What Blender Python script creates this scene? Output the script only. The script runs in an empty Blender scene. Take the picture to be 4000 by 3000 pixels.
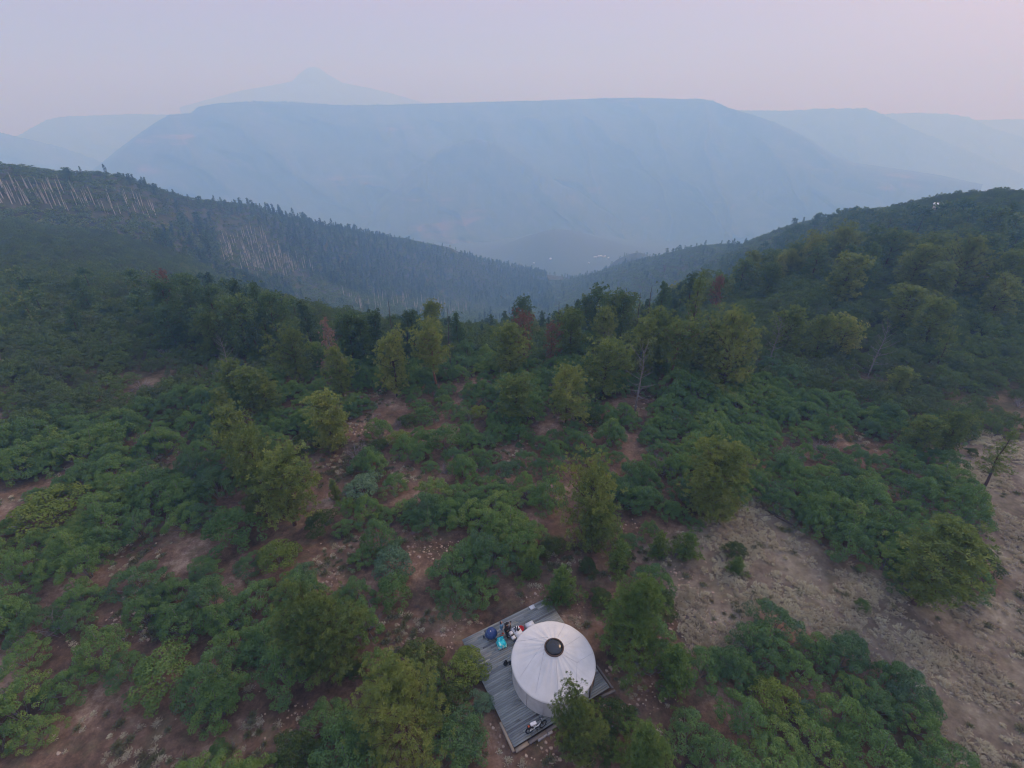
import bpy, math, random
import numpy as np
from math import radians, sin, cos, pi
from mathutils import Vector

S = bpy.context.scene
COL = S.collection

# ------------------------------------------------------------------ camera
F, VH, CAMZ = 1900.0, 430.0, 36.0          # focal length and horizon in photo pixels, height above the deck
TH = math.atan((1500 - VH) / F)
cam_d = bpy.data.cameras.new('camera')
cam = bpy.data.objects.new('camera', cam_d); COL.objects.link(cam)
cam_d.sensor_width = 36.0; cam_d.lens = 36.0 * F / 4000.0
cam_d.clip_start = 0.5; cam_d.clip_end = 20000
cam.location = (0, 0, CAMZ); cam.rotation_euler = (pi / 2 - TH, 0, 0)
S.camera = cam

# ------------------------------------------------------------------ world, sun, exposure
SUN_EL, SUN_AZ = radians(35), radians(58)     # azimuth to the right of the view direction
w = bpy.data.worlds.new('World'); S.world = w; w.use_nodes = True
nt = w.node_tree; nt.nodes.clear()
N = nt.nodes.new; Lk = nt.links.new
out = N('ShaderNodeOutputWorld')
sky = N('ShaderNodeTexSky'); sky.sky_type = 'NISHITA'; sky.sun_disc = False
sky.sun_elevation = SUN_EL; sky.sun_rotation = SUN_AZ; sky.dust_density = 1.0; sky.air_density = 1.0
bg1 = N('ShaderNodeBackground'); bg1.inputs[1].default_value = 0.05
Lk(sky.outputs[0], bg1.inputs[0])
tc = N('ShaderNodeTexCoord'); sep = N('ShaderNodeSeparateXYZ'); Lk(tc.outputs['Generated'], sep.inputs[0])
ramp = N('ShaderNodeValToRGB')
cr = ramp.color_ramp
cr.elements[0].position = 0.0; cr.elements[0].color = (0.16, 0.19, 0.32, 1)
cr.elements[1].position = 1.0; cr.elements[1].color = (0.80, 0.90, 1.42, 1)
for p_, c_ in ((0.06, (0.26, 0.20, 0.28)), (0.16, (0.46, 0.27, 0.27)), (0.34, (0.58, 0.57, 0.84))):
    e = cr.elements.new(p_); e.color = (*c_, 1)
Lk(sep.outputs[2], ramp.inputs[0])
# smoke glow around the low sun
nrm = N('ShaderNodeVectorMath'); nrm.operation = 'DOT_PRODUCT'
Lk(tc.outputs['Generated'], nrm.inputs[0])
nrm.inputs[1].default_value = (sin(SUN_AZ) * cos(SUN_EL), cos(SUN_AZ) * cos(SUN_EL), sin(SUN_EL))
mr = N('ShaderNodeMapRange'); mr.inputs[1].default_value = 0.72; mr.inputs[2].default_value = 1.0
mr.interpolation_type = 'SMOOTHSTEP'
Lk(nrm.outputs['Value'], mr.inputs[0])
mx = N('ShaderNodeMix'); mx.data_type = 'RGBA'; mx.blend_type = 'ADD'
Lk(mr.outputs[0], mx.inputs[0]); Lk(ramp.outputs[0], mx.inputs[6]); mx.inputs[7].default_value = (0.22, 0.15, 0.08, 1)
bg2 = N('ShaderNodeBackground'); bg2.inputs[1].default_value = 0.95
Lk(mx.outputs[2], bg2.inputs[0])
ad = N('ShaderNodeAddShader'); Lk(bg1.outputs[0], ad.inputs[0]); Lk(bg2.outputs[0], ad.inputs[1])
Lk(ad.outputs[0], out.inputs[0])

sd = bpy.data.lights.new('sun', 'SUN'); sd.energy = 1.7; sd.angle = radians(25); sd.color = (1.0, 0.86, 0.74)
so = bpy.data.objects.new('sun', sd); COL.objects.link(so)
so.rotation_euler = Vector((-sin(SUN_AZ) * cos(SUN_EL), -cos(SUN_AZ) * cos(SUN_EL), -sin(SUN_EL))).to_track_quat('-Z', 'Y').to_euler()

S.view_settings.view_transform = 'Standard'; S.view_settings.look = 'None'
S.view_settings.exposure = -0.14; S.view_settings.gamma = 1.0
cy = S.cycles
cy.max_bounces = 12; cy.diffuse_bounces = 2; cy.glossy_bounces = 1; cy.transmission_bounces = 2
cy.volume_bounces = 10; cy.transparent_max_bounces = 4
cy.pixel_filter_type = 'BLACKMAN_HARRIS'; cy.filter_width = 1.1
cy.caustics_reflective = False; cy.caustics_refractive = False

# ------------------------------------------------------------------ helpers: pixel <-> place
CT, ST = cos(TH), sin(TH)
def ray(u, v):
    x = (np.asarray(u, float) - 2000) / F; t = -(np.asarray(v, float) - 1500) / F
    return x, CT + t * ST, -ST + t * CT
def P(u, v, z=0.0):
    x, y, zz = ray(u, v); s = (z - CAMZ) / zz
    return np.array([x * s, y * s, z])
def proj(x, y, z):                              # place -> overview pixel (2212 wide)
    zz = z - CAMZ; fw = y * CT - zz * ST; up = y * ST + zz * CT
    fw = np.where(fw > 0.5, fw, 0.5)
    return (2000 + F * x / fw) * 0.553, (1500 - F * up / fw) * 0.553
OV = 1 / 0.553

def vnoise(x, y, seed=0):
    xi = np.floor(x).astype(np.int64); yi = np.floor(y).astype(np.int64)
    fx = x - xi; fy = y - yi; fx = fx * fx * (3 - 2 * fx); fy = fy * fy * (3 - 2 * fy)
    def h(a, b):
        n = (a * 374761393 + b * 668265263 + seed * 1274126177) & 0xFFFFFFFF
        n = ((n ^ (n >> 13)) * 1274126177) & 0xFFFFFFFF
        return ((n ^ (n >> 16)) & 0xFFFF) / 65535.0
    return (h(xi, yi) * (1 - fx) + h(xi + 1, yi) * fx) * (1 - fy) + (h(xi, yi + 1) * (1 - fx) + h(xi + 1, yi + 1) * fx) * fy
def fbm(x, y, seed=0, o=4):
    s = 0; a = 0.5; w_ = 0
    for k in range(o):
        s = s + a * vnoise(x, y, seed + k); w_ += a; x = x * 2.03 + 7; y = y * 2.03 + 3; a *= 0.5
    return s / w_ - 0.5

# ------------------------------------------------------------------ helpers: meshes
def mesh(name, V, Fs, mats=(), mi=None, tint=None, smooth=False):
    """Fs: list of (n,k) int arrays; mi: list of material slots, one per array"""
    me = bpy.data.meshes.new(name)
    V = np.asarray(V, np.float32)
    Fs = [np.asarray(f, np.int32) for f in Fs if len(f)]
    nl = sum(f.size for f in Fs); nf = sum(len(f) for f in Fs)
    me.vertices.add(len(V)); me.vertices.foreach_set('co', V.ravel())
    me.loops.add(nl); me.loops.foreach_set('vertex_index', np.concatenate([f.ravel() for f in Fs]))
    me.polygons.add(nf)
    tot = np.concatenate([np.full(len(f), f.shape[1], np.int32) for f in Fs])
    st = np.concatenate([[0], np.cumsum(tot)[:-1]]).astype(np.int32)
    me.polygons.foreach_set('loop_start', st)
    for m in mats: me.materials.append(m)
    if mi is not None:
        me.polygons.foreach_set('material_index', np.concatenate([np.full(len(f), k, np.int32) for f, k in zip(Fs, mi)]))
    if smooth: me.polygons.foreach_set('use_smooth', np.ones(nf, bool))
    if tint is not None:
        a = me.attributes.new('tint', 'FLOAT', 'POINT'); a.data.foreach_set('value', np.asarray(tint, np.float32))
    me.update(calc_edges=True); me.validate()
    return me
class MB:
    """collects pieces of one mesh"""
    def __init__(s): s.V = []; s.F = {}; s.T = []; s.n = 0
    def add(s, V, Fa, slot=0, tint=0.5):
        V = np.asarray(V, float).reshape(-1, 3); Fa = np.asarray(Fa, int)
        s.F.setdefault((slot, Fa.shape[1]), []).append(Fa + s.n)
        s.V.append(V); s.n += len(V)
        s.T.append(np.broadcast_to(np.asarray(tint, float), (len(V),)))
        return s
    def box(s, c, d, rz=0.0, slot=0, tint=0.5, top=1.0, rx=0.0):
        x, y, z = np.array(d) / 2.0
        v = np.array([[-x, -y, -z], [x, -y, -z], [x, y, -z], [-x, y, -z], [-x * top, -y * top, z], [x * top, -y * top, z], [x * top, y * top, z], [-x * top, y * top, z]])
        if rx:
            a = v.copy(); v[:, 1] = a[:, 1] * cos(rx) - a[:, 2] * sin(rx); v[:, 2] = a[:, 1] * sin(rx) + a[:, 2] * cos(rx)
        a = v.copy(); v[:, 0] = a[:, 0] * cos(rz) - a[:, 1] * sin(rz); v[:, 1] = a[:, 0] * sin(rz) + a[:, 1] * cos(rz)
        return s.add(v + np.array(c), [[3, 2, 1, 0], [4, 5, 6, 7], [0, 1, 5, 4], [1, 2, 6, 5], [2, 3, 7, 6], [3, 0, 4, 7]], slot, tint)
    def tube(s, pts, rad, n=6, slot=0, tint=0.5, cap=True):
        pts = np.asarray(pts, float); rad = np.broadcast_to(np.asarray(rad, float), (len(pts),))
        d = np.gradient(pts, axis=0); d /= np.linalg.norm(d, axis=1)[:, None] + 1e-9
        ref = np.array([0, 0, 1.0]) if abs(d[0][2]) < 0.8 else np.array([1.0, 0, 0])
        a = np.cross(d, ref); a /= np.linalg.norm(a, axis=1)[:, None] + 1e-9; b = np.cross(d, a)
        an = np.arange(n) * 2 * pi / n
        V = pts[:, None] + rad[:, None, None] * (a[:, None] * np.cos(an)[None, :, None] + b[:, None] * np.sin(an)[None, :, None])
        m = len(pts); i = np.arange(m - 1)[:, None] * n; j = np.arange(n)[None]; k = (j + 1) % n
        q = np.stack([i + j, i + n + j, i + n + k, i + k], -1).reshape(-1, 4)
        s.add(V.reshape(-1, 3), q, slot, tint)
        if cap:
            s.add(V[-1], [list(range(n))[::-1]], slot, tint); s.add(V[0], [list(range(n))], slot, tint)
        return s
    def lathe(s, prof, c=(0, 0, 0), n=24, slot=0, tint=0.5, sx=1, sy=1):
        prof = np.array(prof, float); an = np.arange(n) * 2 * pi / n
        V = np.stack([prof[:, 0:1] * np.cos(an) * sx, prof[:, 0:1] * np.sin(an) * sy, np.repeat(prof[:, 1:2], n, 1)], -1) + np.array(c)
        m = len(prof); i = np.arange(m - 1)[:, None] * n; j = np.arange(n)[None]; k = (j + 1) % n
        q = np.stack([i + j, i + k, i + n + k, i + n + j], -1).reshape(-1, 4)
        return s.add(V.reshape(-1, 3), q, slot, tint)
    def build(s, name, mats, smooth=False):
        if not isinstance(mats, (list, tuple)): mats = [mats]
        ks = sorted(s.F)
        return mesh(name, np.concatenate(s.V), [np.concatenate(s.F[k]) for k in ks], mats, [k[0] for k in ks], np.concatenate(s.T), smooth)

def tag(o, label=None, cat=None, group=None, kind=None):
    if label: o['label'] = label
    if cat: o['category'] = cat
    if group: o['group'] = group
    if kind: o['kind'] = kind
    return o
def obj(name, me, parent=None, loc=None, **k):
    o = bpy.data.objects.new(name, me); COL.objects.link(o)
    if parent is not None: o.parent = parent
    if loc is not None: o.location = loc
    return tag(o, **k)
def empty(name, loc, rz=0.0, **k):
    o = bpy.data.objects.new(name, None); COL.objects.link(o)
    o.location = loc; o.rotation_euler = (0, 0, rz); o.empty_display_size = 0.2
    return tag(o, **k)

# ------------------------------------------------------------------ materials
def mat(name, rough=0.8, spec=0.2):
    m = bpy.data.materials.new(name); m.use_nodes = True
    b = m.node_tree.nodes['Principled BSDF']; b.inputs['Roughness'].default_value = rough
    b.inputs['Specular IOR Level'].default_value = spec
    return m, m.node_tree, b
def rampnode(t, stops):
    r = t.nodes.new('ShaderNodeValToRGB'); e = r.color_ramp.elements
    e[0].position = stops[0][0]; e[0].color = (*stops[0][1], 1)
    e[1].position = stops[-1][0]; e[1].color = (*stops[-1][1], 1)
    for p_, c_ in stops[1:-1]:
        q = e.new(p_); q.color = (*c_, 1)
    return r
def noise_node(t, scale, detail=4, vec=None, rough=0.6):
    n = t.nodes.new('ShaderNodeTexNoise'); n.inputs['Scale'].default_value = scale; n.inputs['Detail'].default_value = detail
    n.inputs['Roughness'].default_value = rough
    if vec is not None: t.links.new(vec, n.inputs['Vector'])
    return n
def mathn(t, op, a, b=None):
    n = t.nodes.new('ShaderNodeMath'); n.operation = op
    for i, x in enumerate((a, b)):
        if x is None: continue
        if isinstance(x, (int, float)): n.inputs[i].default_value = x
        else: t.links.new(x, n.inputs[i])
    return n.outputs[0]
def simple(name, stops, scale=3.0, rough=0.8, spec=0.2, bump=0.0, metal=0.0, detail=5):
    m, t, b = mat(name, rough, spec)
    tc = t.nodes.new('ShaderNodeTexCoord'); n = noise_node(t, scale, detail, tc.outputs['Object'])
    if len(stops) == 1:
        c = stops[0]; stops = [(0.3, tuple(x * 0.85 for x in c)), (0.7, tuple(min(1, x * 1.12) for x in c))]
    r = rampnode(t, stops); t.links.new(n.outputs[0], r.inputs[0]); t.links.new(r.outputs[0], b.inputs['Base Color'])
    b.inputs['Metallic'].default_value = metal
    if bump:
        bn = t.nodes.new('ShaderNodeBump'); bn.inputs['Strength'].default_value = bump; bn.inputs['Distance'].default_value = 0.02
        t.links.new(n.outputs[0], bn.inputs['Height']); t.links.new(bn.outputs[0], b.inputs['Normal'])
    return m
def foliage(name, stops, trans=0.25, obj_w=0.35, tint_w=0.4, patch_w=0.35, patch_scale=0.06):
    """colour varies by tuft (tint), by plant (random) and by patches of ground (location)"""
    m = bpy.data.materials.new(name); m.use_nodes = True; t = m.node_tree; t.nodes.clear()
    o = t.nodes.new('ShaderNodeOutputMaterial')
    oi = t.nodes.new('ShaderNodeObjectInfo'); at = t.nodes.new('ShaderNodeAttribute'); at.attribute_name = 'tint'
    n = noise_node(t, patch_scale, 2, oi.outputs['Location'])
    s = mathn(t, 'ADD', mathn(t, 'MULTIPLY', oi.outputs['Random'], obj_w), mathn(t, 'MULTIPLY', at.outputs['Fac'], tint_w))
    pn = mathn(t, 'MULTIPLY', mathn(t, 'SUBTRACT', mathn(t, 'MULTIPLY', n.outputs[0], 2.2), 0.6), patch_w)
    s = mathn(t, 'ADD', s, pn)
    s = mathn(t, 'DIVIDE', s, obj_w + tint_w + patch_w)
    r = rampnode(t, stops); t.links.new(s, r.inputs[0])
    d = t.nodes.new('ShaderNodeBsdfDiffuse'); tr = t.nodes.new('ShaderNodeBsdfTranslucent'); mxx = t.nodes.new('ShaderNodeMixShader')
    mxx.inputs[0].default_value = trans
    t.links.new(r.outputs[0], d.inputs[0]); t.links.new(r.outputs[0], tr.inputs[0])
    t.links.new(d.outputs[0], mxx.inputs[1]); t.links.new(tr.outputs[0], mxx.inputs[2]); t.links.new(mxx.outputs[0], o.inputs[0])
    return m
M = {}
M['pine'] = foliage('pine_needles', [(0.15, (0.106, 0.165, 0.056)), (0.45, (0.181, 0.242, 0.068)), (0.7, (0.274, 0.321, 0.085)), (0.95, (0.390, 0.384, 0.112))])
M['pine_far'] = foliage('pine_needles_dark', [(0.2, (0.083, 0.144, 0.074)), (0.5, (0.124, 0.200, 0.078)), (0.8, (0.206, 0.259, 0.088)), (0.97, (0.290, 0.297, 0.110))], patch_scale=0.02)
M['fir'] = foliage('fir_needles', [(0.2, (0.063, 0.110, 0.068)), (0.6, (0.102, 0.162, 0.082)), (0.95, (0.185, 0.225, 0.097))], patch_scale=0.012)
M['green_pine'] = foliage('bright_pine_needles', [(0.15, (0.087, 0.165, 0.049)), (0.5, (0.156, 0.242, 0.063)), (0.9, (0.254, 0.312, 0.084))])
M['oak'] = foliage('oak_leaves', [(0.12, (0.098, 0.157, 0.096)), (0.35, (0.112, 0.198, 0.081)), (0.6, (0.153, 0.259, 0.076)), (0.85, (0.259, 0.327, 0.089)), (1.0, (0.374, 0.317, 0.113))], patch_scale=0.05)
M['oak_far'] = foliage('oak_leaves_far', [(0.1, (0.121, 0.137, 0.083)), (0.4, (0.112, 0.162, 0.065)), (0.65, (0.138, 0.209, 0.062)), (0.85, (0.212, 0.229, 0.072)), (1.0, (0.345, 0.229, 0.117))], patch_scale=0.02)
M['juniper'] = foliage('juniper_sprays', [(0.15, (0.070, 0.144, 0.059)), (0.5, (0.123, 0.203, 0.062)), (0.9, (0.211, 0.280, 0.078))])
M['juniper_olive'] = foliage('juniper_sprays_olive', [(0.15, (0.112, 0.169, 0.043)), (0.5, (0.176, 0.234, 0.053)), (0.9, (0.259, 0.289, 0.070))])
M['juniper_dark'] = foliage('juniper_sprays_dark', [(0.15, (0.058, 0.094, 0.034)), (0.5, (0.086, 0.125, 0.041)), (0.9, (0.165, 0.177, 0.052))])
M['juniper_blue'] = foliage('juniper_sprays_blue', [(0.15, (0.088, 0.161, 0.094)), (0.5, (0.150, 0.237, 0.133)), (0.9, (0.228, 0.321, 0.172))])
M['rust'] = foliage('rusty_needles', [(0.1, (0.14, 0.070, 0.045)), (0.5, (0.22, 0.115, 0.075)), (0.95, (0.29, 0.18, 0.12))])
M['pinkdead'] = foliage('faded_needles', [(0.1, (0.20, 0.12, 0.10)), (0.5, (0.28, 0.17, 0.13)), (0.95, (0.36, 0.24, 0.19))])
M['aspen'] = foliage('aspen_leaves', [(0.1, (0.08, 0.12, 0.06)), (0.5, (0.12, 0.17, 0.08)), (0.95, (0.20, 0.22, 0.12))])
M['drygrass'] = foliage('dry_grass', [(0.1, (0.346, 0.290, 0.209)), (0.4, (0.505, 0.447, 0.333)), (0.7, (0.651, 0.619, 0.456)), (0.97, (0.505, 0.553, 0.394))], trans=0.3, patch_scale=0.15)
M['forb'] = foliage('sage_tufts', [(0.1, (0.170, 0.136, 0.096)), (0.45, (0.170, 0.184, 0.096)), (0.7, (0.238, 0.240, 0.144)), (0.95, (0.374, 0.304, 0.192))], patch_scale=0.15)
M['bark'] = simple('pine_bark', [(0.3, (0.045, 0.030, 0.022)), (0.7, (0.15, 0.085, 0.055))], 6, bump=0.4)
M['bark_red'] = simple('orange_bark', [(0.3, (0.12, 0.055, 0.03)), (0.7, (0.30, 0.14, 0.08))], 6, bump=0.4)
M['twig'] = simple('oak_stems', [(0.3, (0.12, 0.11, 0.11)), (0.7, (0.27, 0.25, 0.25))], 5)
M['deadwood'] = simple('dead_grey_wood', [(0.3, (0.13, 0.115, 0.11)), (0.7, (0.27, 0.245, 0.235))], 5)
M['greytwig'] = simple('grey_twigs', [(0.3, (0.16, 0.145, 0.15)), (0.7, (0.30, 0.275, 0.285))], 5)
M['snag'] = simple('charred_wood', [(0.3, (0.04, 0.035, 0.03)), (0.7, (0.16, 0.13, 0.12))], 3)
M['aspenbark'] = simple('aspen_bark', [(0.3, (0.40, 0.36, 0.31)), (0.6, (0.62, 0.56, 0.48))], 2)
M['stone'] = foliage('pale_stone', [(0.1, (0.20, 0.13, 0.11)), (0.5, (0.36, 0.27, 0.21)), (0.95, (0.56, 0.47, 0.36))], trans=0.0)

# ------------------------------------------------------------------ terrain heights
def slope_of(u, v):
    x, y, z = ray(u, v); return z / math.hypot(x, y), math.atan2(x, y)
cp = []                                           # (azimuth, ln r, z)
def cpix(u, v, r): s, a = slope_of(u, v); cp.append((a, math.log(r), CAMZ + s * r))
def cabs(adeg, r, z): cp.append((radians(adeg), math.log(r), z))
for a in (-75, -50, -30, -10, 10, 30, 50, 75):
    for r in (12, 25, 50, 80): cabs(a, r, -0.5 if r < 80 or abs(a) > 20 else -2.5)
for a, z in ((-75, 0), (-50, 0), (-38, -1), (-25, -3), (-12, -13), (0, -15), (12, -12), (25, -4), (38, -1), (50, 0), (75, 0)): cabs(a, 115, z)
# left bench and hollow, seen between the belt and the left ridge
for a, r, z in ((-44, 150, -2), (-36, 150, -6), (-26, 150, -20), (-12, 155, -34), (0, 165, -42), (12, 155, -34), (24, 150, -16), (33, 150, -2), (43, 150, 0)): cabs(a, r, z)
for u, v, r in ((0, 1090, 190), (300, 1060, 200), (0, 960, 260), (300, 960, 275), (600, 1040, 270), (0, 830, 350), (300, 850, 360), (600, 930, 360),
                (1000, 1140, 380), (1400, 1200, 430), (1700, 1235, 480), (2000, 1235, 560), (2150, 1200, 640),
                (800, 940, 470), (1000, 980, 520), (1300, 1050, 600), (1600, 1100, 700), (1900, 1140, 820), (600, 800, 450)): cpix(u, v, r)
ridge = [(-250, 640, 400), (0, 660, 420), (250, 692, 450), (420, 697, 480), (560, 712, 520), (700, 757, 560), (850, 787, 600), (1000, 812, 650), (1200, 870, 720),
         (1400, 903, 800), (1600, 938, 870), (1750, 970, 930), (1900, 1022, 1000), (2020, 1050, 1060), (2130, 1085, 1120)]
for u, v, r in ridge:
    cpix(u, v, r)
    s, a = slope_of(u, v); z = CAMZ + s * r
    cp.append((a, math.log(r * 1.18), z - 0.10 * r)); cp.append((a, math.log(r * 1.5), min(z - 0.30 * r, -200)))
# right hillside
for u, v, r in ((2500, 1230, 330), (2800, 1150, 330), (3100, 1060, 280), (3400, 1050, 220), (3700, 1080, 185), (4000, 1080, 170),
                (2400, 1180, 520), (2700, 1080, 500), (3000, 980, 380), (3300, 920, 300), (3600, 900, 260), (3900, 900, 235), (4200, 900, 225)): cpix(u, v, r)
ridge_r = [(2450, 1055, 900), (2560, 1040, 860), (2700, 1003, 800), (2850, 992, 720), (2960, 982, 640), (3080, 925, 520), (3200, 872, 450), (3400, 834, 390), (3600, 822, 350), (3800, 797, 320), (4000, 786, 300), (4250, 780, 290)]
for u, v, r in ridge_r:
    cpix(u, v, r)
    s, a = slope_of(u, v); z = CAMZ + s * r
    cp.append((a, math.log(r * 1.2), z - 0.10 * r)); cp.append((a, math.log(r * 1.6), min(z - 0.32 * r, -160)))
# knob and valley between the ridges
for u, v, r in ((2250, 1110, 1200), (2350, 1075, 1150), (2420, 1030, 1100), (2480, 1010, 1100), (2560, 1018, 1120), (2240, 1028, 1800), (2340, 1012, 1850), (2140, 1048, 1750)): cpix(u, v, r)
for a in range(-70, 71, 14):
    for r in (1700, 2300): 
        if not (-5 < a < 12 and r < 2000): cabs(a, r, -450 if r < 2000 else -500)
    cabs(a, 3200, -560); cabs(a, 8000, -640)
for a in (-75, 75):
    for r in (200, 400, 800): cabs(a, r, -5 - r * 0.1)
cp = np.array(cp)
SA = 1.6
def _k(d2): return 0.5 * d2 * np.log(d2 + 1e-12)
X = np.stack([cp[:, 0] * SA, cp[:, 1]], 1)
D2 = ((X[:, None] - X[None]) ** 2).sum(-1)
n_ = len(X); A_ = np.zeros((n_ + 3, n_ + 3)); A_[:n_, :n_] = _k(D2) + np.eye(n_) * 0.0004
A_[:n_, n_] = 1; A_[:n_, n_ + 1:] = X; A_[n_, :n_] = 1; A_[n_ + 1:, :n_] = X.T
# interpolate the height divided by distance, so that relief scales with distance
rr_ = np.exp(cp[:, 1]) + 25
WT = np.linalg.solve(A_, np.concatenate([cp[:, 2] / rr_, np.zeros(3)]))
def G(x, y, fine=True):
    x = np.asarray(x, float); y = np.asarray(y, float); sh = x.shape; x = x.ravel(); y = y.ravel()
    r = np.sqrt(x * x + y * y) + 1e-6; a = np.clip(np.arctan2(x, y), -1.35, 1.35); q0 = a * SA; q1 = np.log(np.maximum(r, 10))
    z = WT[n_] + WT[n_ + 1] * q0 + WT[n_ + 2] * q1
    for i in range(n_): z = z + WT[i] * _k((q0 - X[i, 0]) ** 2 + (q1 - X[i, 1]) ** 2)
    z = z * (r + 25)
    near = np.clip((r - 55) / 25.0, 0, 1); near = near * near * (3 - 2 * near)
    z = z * near + (-0.5) * (1 - near)
    if fine:
        k = np.clip((r - 35) / 60, 0, 1)
        z = z + k * 2.2 * fbm(x / 28, y / 28, 5, 3) + np.clip((r - 150) / 300, 0, 1) * 14 * fbm(x / 110, y / 110, 9, 3)
        z = z + 0.25 * fbm(x / 4.0, y / 4.0, 2, 3) * np.clip((r - 5) / 10, 0, 1)
    return z.reshape(sh)
def G1(x, y): return float(G(np.array([x]), np.array([y]))[0])
def place(u, v, h=0.0, start=12.0):
    """first point on the ray through pixel (u,v) that is h above the ground"""
    dx, dy, dz = ray(u, v)
    s = np.exp(np.linspace(math.log(start), math.log(2600), 900))
    x = dx * s; y = dy * s; z = CAMZ + dz * s
    d = z - G(x, y) - h
    i = np.where(d < 0)[0]
    if len(i) == 0: return None
    i = max(i[0], 1); f = d[i - 1] / (d[i - 1] - d[i])
    s_ = s[i - 1] + f * (s[i] - s[i - 1])
    return float(dx * s_), float(dy * s_), G1(dx * s_, dy * s_)

# ------------------------------------------------------------------ open ground, in overview pixels
CLEAR = [(810, 860, 55, 18), (780, 905, 45, 16), (790, 960, 45, 25), (735, 1015, 60, 30), (660, 1075, 95, 30), (868, 1020, 25, 25), (900, 1050, 40, 22), (760,1060,40,25),
 (1110, 960, 40, 16), (1090, 985, 30, 15), (1185, 912, 85, 15), (1350, 868, 60, 16), (1290, 925, 25, 12), (1240, 900, 70, 10), (1500, 903, 30, 7), (1410,825,40,8),
 (385, 975, 22, 26), (330, 1000, 50, 10), (225, 1005, 60, 11), (150, 1022, 40, 10), (290, 1060, 30, 8), (405, 880, 12, 6),
 (355, 1150, 45, 40), (310, 1215, 60, 45), (250, 1290, 75, 50), (270, 1360, 75, 25), (160, 1400, 55, 28), (70, 1455, 60, 22), (5, 1490, 30, 22), (20, 1085, 22, 10),
 (720, 1195, 60, 42), (690, 1240, 30, 20), (740, 1265, 45, 20), (925, 1185, 55, 28), (890, 1165, 35, 18), (960, 1215, 30, 15), (1000,1180,30,10),
 (870, 1385, 55, 28), (950, 1340, 75, 18), (845, 1350, 25, 30), (560,1465,25,25), (640,1340,20,20), (430,1330,25,12),
 (330, 1600, 210, 52), (560, 1545, 65, 75), (470, 1640, 190, 40), (630, 1560, 30, 40),
 (1060, 1590, 50, 60), (1180, 1640, 120, 30), (1360, 1500, 55, 45), (1420, 1550, 45, 60), (1440,1640,60,40), (1300, 1225, 100, 20), (1160, 1290, 30, 22), (1230, 1330, 40, 30), (1225,1190,50,18),
 (1840, 935, 28, 18), (1880, 965, 30, 12), (2130, 600, 40, 16), (2160, 652, 25, 7), (2180, 690, 15, 6), (1800, 752, 40, 5), (1990, 745, 25, 5), (2200,780,30,6),
 (985, 740, 24, 14), (15, 775, 25, 12), (90, 655, 30, 4), (1350, 1140, 30, 25), (1400, 1200, 60, 25), (1440,905,20,6), (975,800,15,6), (1090,760,10,5)]
MEADOW = [[(1380, 1195), (1480, 1140), (1640, 1060), (1700, 1100), (1730, 1130), (1800, 1195), (1900, 1240), (2010, 1290), (2130, 1290), (2212, 1250), (2300, 1250), (2300, 1700), (2075, 1700), (2060, 1640), (2000, 1540), (1950, 1480), (1850, 1400), (1640, 1310), (1600, 1400), (1560, 1440), (1500, 1430), (1440, 1300)],
          [(2300, 915), (2190, 925), (2110, 930), (2060, 965), (2010, 975), (2060, 1010), (2100, 1050), (2120, 1110), (2130, 1170), (2150, 1240), (2300, 1300)]]
def inpoly(u, v, poly):
    r = np.zeros(np.shape(u), bool); n = len(poly)
    for i in range(n):
        x1, y1 = poly[i]; x2, y2 = poly[(i + 1) % n]
        c = ((y1 > v) != (y2 > v)); r ^= c & (u < (x2 - x1) * (v - y1) / ((y2 - y1) + 1e-9) + x1)
    return r
def openness(u, v):
    o = np.zeros(np.shape(u))
    for cu, cv, ru, rv in CLEAR:
        d = ((u - cu) / ru) ** 2 + ((v - cv) / rv) ** 2; o = np.maximum(o, np.clip(1.6 - d, 0, 1) )
    return o
def meadow(u, v):
    o = np.zeros(np.shape(u))
    for p in MEADOW: o = np.maximum(o, inpoly(u, v, p).astype(float))
    return o

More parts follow.
